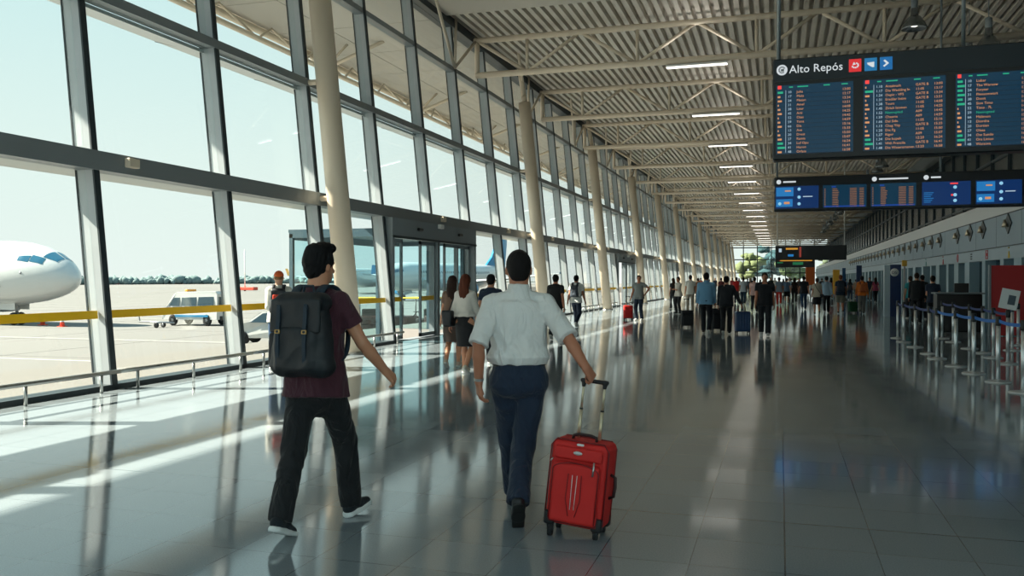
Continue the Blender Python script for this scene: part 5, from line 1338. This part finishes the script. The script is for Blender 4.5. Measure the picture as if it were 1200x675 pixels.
def suitcase(label, loc, rz, rgb, w=.36, h=.55, d=.22, handle=.42, tilt=(0, 0), trim=(18, 18, 20), soft=True, fine=False, group=None, hard=False):
    """upright trolley case; local -Y is its front"""
    t = thing('rolling_suitcase', label, 'suitcase', (loc[0], loc[1], 0), rz, group)
    Rm = Matrix.Rotation(tilt[0], 3, 'X') @ Matrix.Rotation(tilt[1], 3, 'Y'); C = lambda v: tuple(Rm.col[v])
    zb = .065; FR = Frame(Rm @ Vector((0, 0, zb)), C(0), C(1), C(2)); vx = .006 if fine else .013
    M1 = mat('case_%d_%d_%d' % rgb, rgb, .35 if hard else .7, bump=.12 if not hard else 0, bscale=160, var=.06, vscale=8); MK = mat('case_trim_%d' % trim[0], trim, .5)
    q = Sdf(); q.rbox((0, 0, h / 2), (w / 2, d / 2, h / 2), .035, fr=FR)
    if hard:
        for i in range(5): q.rbox((-w * .36 + w * .18 * i, -d / 2, h / 2), (.012, .012, h * .42), .006, fr=FR, k=.01)
    sh = sdf_obj('shell', q, vx, M1, t)
    if not hard:
        q = Sdf(); q.rbox((0, -d / 2 - .012, h * .40), (w * .41, .030, h * .35), .022, fr=FR); q.rbox((0, -d / 2 - .008, h * .86), (w * .42, .022, h * .075), .016, k=.006, fr=FR); q.disp = wrinkle(.002, 2, (9, 9, 7)); sdf_obj('front_pocket', q, vx, M1, t)
    if fine:
        def bar(name, pts, r, m, par=t, n=8): return MB().tube([FR.pt(p) for p in pts], r, n).build(name, m, par)
        y = -d / 2 - .045
        for off_ in (0,): pass
        arc = [(w * .40 * math.cos(a) * 1.0, y + .004, h * .66 + .05 * math.sin(a)) for a in [PI * i / 12 for i in range(13)]]
        bar('pocket_zip', [(w * .40, y + .004, h * .08)] + arc + [(-w * .40, y + .004, h * .08)], .0035, mat('piping_dark_red', (120, 14, 18), .6))
        for dx in (-.012, .012): bar('white_stitch', [(dx, y - .001, h * .22), (dx * 1.2, y - .002, h * .62)], .0018, M_WHITE)
        for dx in (-1, 1): bar('piping', [(dx * .02, y, h * .14), (dx * .045, y - .001, h * .34), (dx * .04, y - .001, h * .63)], .0025, mat('piping_dark_red', (120, 14, 18), .6))
        for ys in (-d / 2 + .012, d / 2 - .03):
            e = .012; pts = [(-w / 2 - .001, ys, .03), (-w / 2 - .001, ys, h - .04), (-w / 2 + .03, ys, h + .001), (w / 2 - .03, ys, h + .001), (w / 2 + .001, ys, h - .04), (w / 2 + .001, ys, .03)]; bar('edge_piping', pts, .005, mat('piping_dark_red', (120, 14, 18), .6))
        q = Sdf(); q.ell((0, -d / 2 - .032, h * .875), (.030, .006, .013), fr=FR); sdf_obj('oval_badge', q, .0035, mat('badge_silver', (200, 200, 198), .35, .7), t)
        q = Sdf(); q.rbox((.005, -d / 2 - .006, h * .968), (.022, .010, .007), .004, fr=FR); sdf_obj('name_tag', q, .004, M_WHITE, t)
        bar('zip_pull', [(w * .30, y + .008, h * .80), (w * .305, y, h * .72), (w * .30, y, h * .64)], .006, M_STEEL); bar('zip_pull', [(-w * .43, -d / 2 - .02, h * .78), (-w * .46, -d / 2 - .03, h * .74)], .005, M_STEEL)
        pts = [(-.075, -.02, h), (-.07, -.02, h + .022), (-.04, -.02, h + .032), (.04, -.02, h + .032), (.07, -.02, h + .022), (.075, -.02, h)]; bar('top_handle', pts, .010, mat('handle_dark', (40, 14, 16), .5))
        pts = [(w / 2, 0, h * .36), (w / 2 + .03, 0, h * .39), (w / 2 + .035, 0, h * .50), (w / 2 + .03, 0, h * .61), (w / 2, 0, h * .64)]; bar('side_handle', pts, .010, mat('handle_dark', (40, 14, 16), .5))
        q = Sdf(); q.rbox((0, -d / 2 - .004, .05), (w * .43, .014, .035), .010, fr=FR); sdf_obj('lower_panel', q, .006, mat('case_deep_red', (110, 12, 16), .6), t)
        for sx in (-1, 1):
            
            for yy in (-d / 2 + .02, d / 2 - .02): q = Sdf(); q.rbox((sx * (w / 2 - .03), yy, .035), (.033, .033, .042), .014, fr=FR); sdf_obj('corner_guard', q, .007, MK, t)
    for sx in (-1, 1):
        for sy in (-1, 1):
            m = MB(); c = Rm @ Vector((sx * (w / 2 - .035), sy * (d / 2 - .03), .035)); c.z = .027
            m.use(M_TYRE); m.lathe([(.008, -.012), (.026, -.012), (.027, -.006), (.027, .006), (.026, .012), (.008, .012)], n=18, M=Matrix.Translation(c) @ Matrix.Rotation(PI / 2, 4, 'Y')); m.use(MK); m.box((c.x - .020, c.y - .014, .03), (c.x + .020, c.y + .018, .085 + (abs(tilt[0]) + abs(tilt[1])) * .15), bev=.008); m.build('wheel', None, t)
    if handle > 0:
        hx = w * .19; ya = d * .30
        MH = mat('handle_tube', (206, 190, 160), .3, .6)
        for sx in (-1, 1):
            m = MB(); m.use(MH); m.tube([FR.pt((sx * hx, ya, h - .02)), FR.pt((sx * hx, ya, h + handle * .5))], .0105 if fine else .009, 10); m.tube([FR.pt((sx * hx, ya, h + handle * .5)), FR.pt((sx * hx, ya, h + handle))], .008, 10); m.use(MK); m.tube([FR.pt((sx * hx, ya, h + handle * .49)), FR.pt((sx * hx, ya, h + handle * .52))], .012, 10); m.build('handle_tube', None, t)
        q = Sdf(); q.cone(FR.pt((-hx - .012, ya, h + handle)), FR.pt((hx + .012, ya, h + handle)), .014, .014, k=.004); q.cone(FR.pt((-hx, ya, h + handle - .03)), FR.pt((-hx, ya, h + handle)), .014, .014, k=.006); q.cone(FR.pt((hx, ya, h + handle - .03)), FR.pt((hx, ya, h + handle)), .014, .014, k=.006); sdf_obj('grip', q, .006 if fine else .01, MK, t)
        t2 = FR.pt((0, ya, h + handle)); 
    return t, FR

def case_top(loc, rz, FR, w, d, h, handle):
    p = Vector([float(q) for q in FR.pt((0, d * .30, h + handle))]); c, n = math.cos(rz), math.sin(rz); return Vector((p.x * c - p.y * n + loc[0], p.x * n + p.y * c + loc[1], p.z))

def shoulder_bag(info, label, side, rgb, size=(.05, .15, .11), drop=0, strapz=.5):
    k = wframe(info, 'shoulder_bag', label, 'bag'); T = info['T']; s = info['s']; sx = side; q = Sdf(); c = (sx * .27, -.02, .06 + drop)
    q.rbox(c, size, .03, fr=info['TF'], taper=-.1); q.disp = wrinkle(.005, 6, (8, 8, 6)); sdf_obj('bag_body', q, .010, cloth(rgb, 'leather'), k, s)
    m = MB(); pts = [T(c[0], -.10, c[2] + size[2] * .9), T(sx * .20, -.06, .40), T(sx * .13, -.02, .535), T(sx * .20, .05, .40), T(c[0], .08, c[2] + size[2] * .9)]
    m.tube([Vector(p) * s for p in pts], .010, 8); m.build('strap', cloth(rgb, 'leather'), k); return k

def cross_bag(info, label, rgb):
    k = wframe(info, 'cross_body_bag', label, 'bag'); T = info['T']; s = info['s']; q = Sdf(); q.rbox((.19, -.10, -.02), (.10, .04, .08), .025, fr=info['TF']); sdf_obj('bag_body', q, .014, cloth(rgb, 'leather'), k, s)
    MB().tube([Vector(p) * s for p in (T(.17, -.16, .04), T(.08, -.165, .18), T(-.04, -.155, .34), T(-.10, -.10, .50), T(-.105, -.02, .56), T(-.08, .10, .48), T(.05, .16, .28), T(.17, .13, .08), T(.22, -.04, .02))], .012, 8).build('strap', cloth(rgb, 'leather'), k); return k
# ------------------------------------------------------------------ two men in front
def xy(p): return (p.x, p.y, 0)
def L(loc, face, H, p): return tolocal(loc, face, H / 1.75, p)
loc = xy(cw(368, 500, 5.45)); fc = YAW - math.radians(21); H = 1.80
q = lambda *a: L(loc, fc, H, cw(*a))
man1 = person('man with black backpack walking in burgundy tee and black trousers, nearest at left', loc, fc, H=H, skin='mid', hair=(16, 14, 16), style='thick', topk='folds', botk='folds', top=(66, 26, 40), sleeve='short', bottom=(15, 17, 21), shoes=(22, 28, 34), sole=(226, 228, 226),
              hip=(0, 0.02, 0.895), aL=q(328, 609, 5.12), aR=q(411, 589, 5.68), hR=q(451, 434, 5.58), hL=(-0.22, 0.16, 0.92), lean=0.05, head=(-14, 2), detail=2, long_tee=0.02, curlR=0.55, curlL=.5, handR=(0.25, 0.55, -0.55), palmR=(-.9, .2, -.5), footL=(22, 4), footR=(-10, -6), seed=3, build=1.0, loose=.004)
backpack(man1, 'black buckled backpack with two straps on the burgundy-shirted man', (20, 26, 32), (24, 42, 56), (.185, .088, .245), .007, off=-.185, shift=.03, z=.27, full=True)

loc = xy(cw(608, 500, 5.62)); fc = YAW + math.radians(2); H = 1.77
cz = xy(cw(675, 560, 5.27)); crz = YAW - .36
cs, CF = suitcase('large red soft trolley suitcase pulled by the man in the white shirt', cz, crz, (200, 30, 26), w=.355, h=.510, d=.235, handle=.355, tilt=(-.06, .09), fine=True)
top = case_top(cz, crz, CF, .355, .235, .510, .355)
q = lambda *a: L(loc, fc, H, cw(*a))
gx = L(loc, fc, H, top)
man2 = person('man in white rolled-sleeve shirt and navy trousers pulling the red suitcase', loc, fc, H=H, skin='tan', hair=(22, 18, 18), style='crop', top=(222, 219, 216), sleeve='collar_rolled', tuck=True, bottom=(22, 38, 60), botk='folds', topk='folds', shoes=(20, 22, 26), sole=None,
              hip=(0.0, 0.0, 0.90), aL=q(603, 576, 5.95), aR=q(607, 588, 5.36), hR=(gx[0] - .050, gx[1] - .035, gx[2] + .075), hL=q(561, 447, 5.52), pL=(-.5, -1, 0), pR=(.45, -1, 0), lean=0.02, head=(0, 4), detail=2, curlR=1.15, curlL=.45, handR=(.45, .30, -.72), palmR=(-.45, .55, -.25), handL=(.10, .12, -1), palmL=(.9, .3, 0), footL=(0, 4), footR=(52, 3), seed=12, build=1.08, belt=(24, 20, 20), loose=.004)
m = MB(); w_ = man2['wr'][0]; e_ = man2['el'][0]; ax = nrm(w_ - e_); c_ = w_ - ax * .015; u_ = nrm(np.cross(ax, (0, 1, 0))); v_ = np.cross(ax, u_)
m.tube([Vector(c_ - ax * .009) * man2['s'], Vector(c_ + ax * .009) * man2['s']], .0325, 18, cap=False); m.build('watch_strap', M_STEEL, man2['t'])
# ------------------------------------------------------------------ everyone else
def walk(a=.2, ph=1, arm=.16, fem=False):
    sw = .225 if fem else .215
    d = dict(hip=(0, 0, .915 - a * a * .35), aL=(-.085, a * ph, .09 + (0 if ph > 0 else a * .35)), aR=(.085, -a * ph, .09 + (0 if ph < 0 else a * .35)), hL=(-sw - .03, -arm * ph + .04, .845), hR=(sw + .03, arm * ph + .04, .845))
    d['footL'] = ((-8, 0) if ph > 0 else (28, 0)); d['footR'] = ((-8, 0) if ph < 0 else (28, 0)); return d
def stand(): return dict(aL=(-.12, .02, .085), aR=(.11, -.02, .085), footL=(0, 8), footR=(0, -8))
def folk(px, fy, label, dirn=0, H=1.74, pose=None, detail=0, **k):
    p = gp(px, fy); kw = dict(pose or walk(.2, 1 if int(px) % 2 else -1)); kw.update(k)
    return person(label, (p.x, p.y, 0), math.radians(dirn), H=H, detail=detail, seed=int(px) % 97, **kw)

# by the glass, left
i = folk(327, 433, 'man in orange cap and pale long-sleeved shirt standing by the glass with backpack', 30, 1.72, stand(), 1, skin='light', hair=(120, 90, 60), cap=(206, 92, 40), top=(206, 204, 196), sleeve='long', bottom=(40, 66, 96), botk='denim', hL=(-.12, .22, 1.12), hR=(.20, .20, 1.02))
backpack(i, 'small black and red backpack on the man in the orange cap', (24, 28, 36), (30, 34, 44), (.135, .075, .20), .011, trim=(196, 60, 36), off=-.17, z=.30)
i = folk(545, 439, 'woman with long auburn hair in white blouse and black skirt walking away', -4, 1.66, walk(.17, 1, .1, True), 1, sex='f', skin='mid', hair=(88, 44, 28), style='long', top=(214, 208, 200), sleeve='long', tuck=True, bottom=(18, 20, 26), legs='skirt', shoes=(206, 196, 180), loose=.01)
shoulder_bag(i, 'large black shoulder bag on the arm of the woman in the white blouse', -1, (16, 22, 30), (.09, .17, .14), drop=.0)
folk(530, 431, 'woman with dark wavy hair half hidden left of the woman in the white blouse', 8, 1.64, walk(.15, -1, .1, True), 1, sex='f', skin='mid', hair=(50, 34, 28), style='long', top=(110, 84, 70), sleeve='short', bottom=(74, 60, 54), legs='skirt', shoes=(190, 170, 150), hR=(.12, .22, 1.2))
folk(575, 428, 'dark-haired man in navy shirt partly hidden behind the white-shirted man', 0, 1.68, walk(.2, 1), 1, skin='mid', hair=(16, 14, 16), style='short', top=(26, 40, 62), sleeve='short', bottom=(24, 28, 38))
folk(651, 398, 'man in black tee seen just beyond the white-shirted man\'s right shoulder', 4, 1.72, walk(.2, -1), 1, skin='tan', hair=(20, 18, 18), top=(20, 22, 26), sleeve='short', bottom=(26, 32, 44))
i = folk(675, 384, 'man in white tee and dark jeans walking away with slim dark backpack', -8, 1.74, walk(.24, 1), 1, skin='tan', hair=(24, 20, 20), top=(220, 222, 220), sleeve='short', bottom=(30, 42, 64), botk='denim', shoes=(220, 220, 220))
backpack(i, 'slim slate backpack on the man in the white tee', (52, 62, 74), (40, 48, 58), (.125, .06, .19), .012, off=-.16, z=.29)
# man in grey polo, facing us
i = folk(749, 376, 'man in grey polo and dark jeans walking towards us with small red suitcase', 168, 1.74, stand(), 1, skin='tan', hair=(20, 18, 18), top=(124, 130, 130), sleeve='short', bottom=(26, 40, 60), botk='denim', shoes=(224, 224, 222), head=(20, -14), eyes=True, hR=(.30, .10, .84), hL=(-.30, .10, 1.04), pL=(-1, -.4, 0))
q = gp(736, 375); suitcase('small bright red suitcase beside the man in the grey polo', (q.x, q.y), YAW, (206, 34, 30), w=.36, h=.50, d=.22, handle=.34)
# light blue shirt and companion
folk(827.5, 391, 'broad man in light blue long-sleeved shirt walking away down the hall', 0, 1.78, walk(.12, 1, .05), 1, skin='tan', hair=(24, 22, 22), top=(110, 160, 196), sleeve='collar_long', bottom=(18, 22, 32), shoes=(60, 50, 44), build=1.12)
folk(851, 392, 'man in dark jacket reaching right to the blue suitcase, walking away', 0, 1.68, walk(.12, -1, .05), 1, skin='mid', hair=(14, 14, 14), top=(16, 22, 30), sleeve='long', bottom=(16, 18, 24), shoes=(20, 20, 22), build=1.1, hR=(.44, .05, .86))
q = gp(870, 391); suitcase('dark blue suitcase beside the man in the dark jacket', (q.x, q.y), YAW, (20, 62, 112), w=.42, h=.58, d=.26, handle=.26, hard=True)
q = gp(805, 384); suitcase('black suitcase left of the man in the light blue shirt', (q.x, q.y), YAW, (20, 24, 30), w=.38, h=.50, d=.26, handle=.36)
q = gp(840, 388); suitcase('low black case between the light blue shirt and the dark jacket', (q.x, q.y), YAW, (24, 26, 32), w=.34, h=.62, d=.26, handle=.12)
folk(896, 394, 'heavy-set man in black shirt and black trousers walking towards the camera', 182, 1.78, walk(.14, 1, .08), 1, skin='tan', hair=(30, 26, 24), style='crop', top=(18, 22, 30), sleeve='short', bottom=(22, 26, 34), shoes=(190, 190, 190), eyes=True, build=1.14, beard=False, loose=.01)
# middle distance, left of centre
folk(795, 368, 'person in cream tee and black trousers with folded arms by the columns', 150, 1.70, stand(), 0, skin='mid', hair=(50, 36, 30), top=(206, 200, 190), bottom=(20, 22, 28), hL=(.06, .22, 1.16), hR=(-.06, .24, 1.12), sex='f', style='bun')
folk(809, 366, 'tall man in white tee and beige trousers beside the columns', 10, 1.80, stand(), 0, skin='mid', hair=(26, 22, 22), top=(214, 214, 208), bottom=(150, 142, 128), build=1.05)
folk(789, 362, 'long-haired person in dark top at the foot of the columns', 30, 1.66, stand(), 0, sex='f', skin='mid', hair=(60, 40, 30), style='long', top=(40, 40, 44), bottom=(30, 34, 40))
folk(818, 357, 'traveller in brown top glimpsed between white shirt and light blue shirt', 0, 1.70, None, 0, skin='mid', hair=(70, 50, 40), top=(120, 84, 66), bottom=(40, 44, 50))
folk(863, 356, 'traveller in bright red tee walking away in the distance', 0, 1.76, None, 0, skin='tan', hair=(22, 20, 20), top=(196, 34, 32), bottom=(36, 42, 52))
folk(871, 358, 'traveller in white and navy top right of the red tee', 0, 1.76, None, 0, skin='tan', hair=(24, 22, 22), top=(190, 200, 208), bottom=(30, 60, 80))
folk(884, 366, 'person in pale pink shirt walking away left of the black-shirted man', -6, 1.72, None, 0, skin='mid', hair=(30, 26, 24), top=(214, 176, 172), bottom=(30, 34, 42))
folk(845, 352, 'distant traveller in maroon top behind the dark jacket', 0, 1.74, None, 0, skin='mid', hair=(26, 22, 22), top=(90, 36, 40), bottom=(36, 40, 46))
# right of the black-shirted man
folk(913, 358, 'traveller in grey blue top and bright red trousers walking away', 0, 1.74, None, 0, skin='tan', hair=(30, 26, 24), top=(126, 142, 158), bottom=(204, 52, 40), shoes=(200, 80, 60))
folk(922, 356, 'person with pale blue tee and black shorts in the distant crowd', 0, 1.70, None, 0, skin='mid', hair=(30, 26, 24), top=(84, 110, 134), bottom=(20, 24, 30), legs='shorts')
folk(931, 356, 'person in dark brown clothes right of the black shorts', 0, 1.72, None, 0, skin='tan', hair=(34, 24, 20), top=(50, 38, 36), bottom=(40, 36, 36), sex='f', style='long')
folk(942, 363, 'man in black tee and blue jeans in front of the orange sign', 4, 1.78, None, 0, skin='tan', hair=(22, 20, 20), top=(18, 24, 32), bottom=(40, 70, 104), botk='denim')
i = folk(957.5, 369, 'woman in cream top and black skirt walking away with diagonal bag strap', 4, 1.66, walk(.14, 1, .1, True), 0, sex='f', skin='mid', hair=(56, 44, 40), style='bun', top=(196, 186, 168), bottom=(20, 24, 30), legs='skirt', shoes=(30, 30, 30), build=1.1)
cross_bag(i, 'dark cross body bag on the woman in the cream top', (30, 30, 36))
folk(968.5, 367, 'person in light blue shirt and black trousers beside the cream-topped woman', 0, 1.74, walk(.12, -1), 0, skin='mid', hair=(26, 24, 24), top=(150, 178, 200), bottom=(18, 22, 30), sleeve='long')
i = folk(985, 368, 'man in navy tee and khaki shorts with dark backpack walking away', 0, 1.80, walk(.14, 1), 0, skin='tan', hair=(110, 60, 36), top=(26, 44, 62), bottom=(116, 116, 104), legs='shorts', shoes=(60, 50, 46))
backpack(i, 'dark navy backpack on the man in khaki shorts', (20, 36, 52), (20, 30, 40), (.15, .08, .21), .016, off=-.17, z=.29)
q = gp(999, 367); suitcase('small dark green suitcase between khaki shorts and orange jacket', (q.x, q.y), YAW, (16, 74, 42), w=.40, h=.48, d=.24, handle=.40)
i = folk(1010, 368, 'person in orange jacket and pale grey trousers walking away with orange pack', 0, 1.76, walk(.16, -1), 0, skin='tan', hair=(24, 26, 34), top=(214, 116, 36), sleeve='long', bottom=(130, 130, 126), loose=.015)
backpack(i, 'rust orange backpack on the person in the orange jacket', (168, 84, 30), (120, 60, 30), (.15, .08, .19), .016, off=-.17, shift=.06, z=.27)
# behind the barriers
folk(1093, 384, 'person in navy tee standing behind the blue belts facing the doors', -10, 1.70, stand(), 1, skin='mid', hair=(22, 20, 22), top=(24, 38, 60), bottom=(22, 26, 34), hL=(-.14, .25, 1.05), hR=(.14, .25, 1.05))
folk(1074, 379, 'tall person in black clothes in the barrier queue behind the blue belts', -20, 1.82, stand(), 0, skin='mid', hair=(60, 44, 36), top=(20, 24, 30), sleeve='long', bottom=(18, 20, 26), build=1.1)
folk(1081, 374, 'person in black tee behind the tall black-clothed queuer', 10, 1.76, stand(), 0, skin='tan', hair=(22, 20, 22), top=(18, 20, 24), bottom=(24, 26, 32))
folk(1067, 373, 'person in teal top leftmost in the barrier queue', 20, 1.72, stand(), 0, skin='mid', hair=(40, 32, 28), top=(50, 150, 160), bottom=(30, 34, 42))
# farthest crowd: heads and shoulders only
FAR = [(838, 344, (34, 42, 56), 'navy'), (851, 346, (150, 160, 168), 'pale grey'), (858, 344, (120, 40, 44), 'dark red'), (876, 346, (60, 74, 90), 'slate'), (891, 346, (180, 176, 170), 'off-white'), (903, 348, (44, 66, 60), 'dark green'), (908, 345, (206, 206, 202), 'white'),
       (918, 345, (30, 34, 40), 'black'), (927, 349, (160, 190, 206), 'sky blue'), (936, 346, (70, 54, 48), 'brown'), (946, 346, (40, 60, 84), 'blue'), (951, 349, (186, 180, 164), 'beige'), (963, 347, (50, 56, 62), 'charcoal'), (974, 350, (150, 54, 58), 'rose red'), (979, 346, (200, 200, 196), 'pale'),
       (991, 348, (84, 110, 140), 'mid blue'), (996, 352, (56, 60, 66), 'graphite'), (1003, 350, (170, 150, 130), 'tan'), (1019, 352, (46, 56, 70), 'ink blue'), (1026, 355, (150, 60, 84), 'magenta'), (821, 345, (180, 90, 70), 'terracotta'), (831, 347, (90, 100, 110), 'grey'), (866, 342, (96, 120, 140), 'dusty blue'), (881, 341, (40, 40, 44), 'jet black')]
for n_, (px, fy, c, nm) in enumerate(FAR):
    fem = n_ % 3 == 1
    folk(px, fy, 'distant traveller in %s top among the crowd at the far end' % nm, R.choice((0, 0, 10, -12, 180)), R.uniform(1.62, 1.82), None, 0, sex='f' if fem else 'm', skin=R.choice(('mid', 'tan', 'light')), hair=R.choice(((22, 20, 20), (50, 36, 28), (90, 66, 46))), style='long' if fem else 'short', top=c, bottom=R.choice(((26, 30, 38), (40, 56, 80), (90, 86, 78))), group='distant travellers at the far end of the hall')
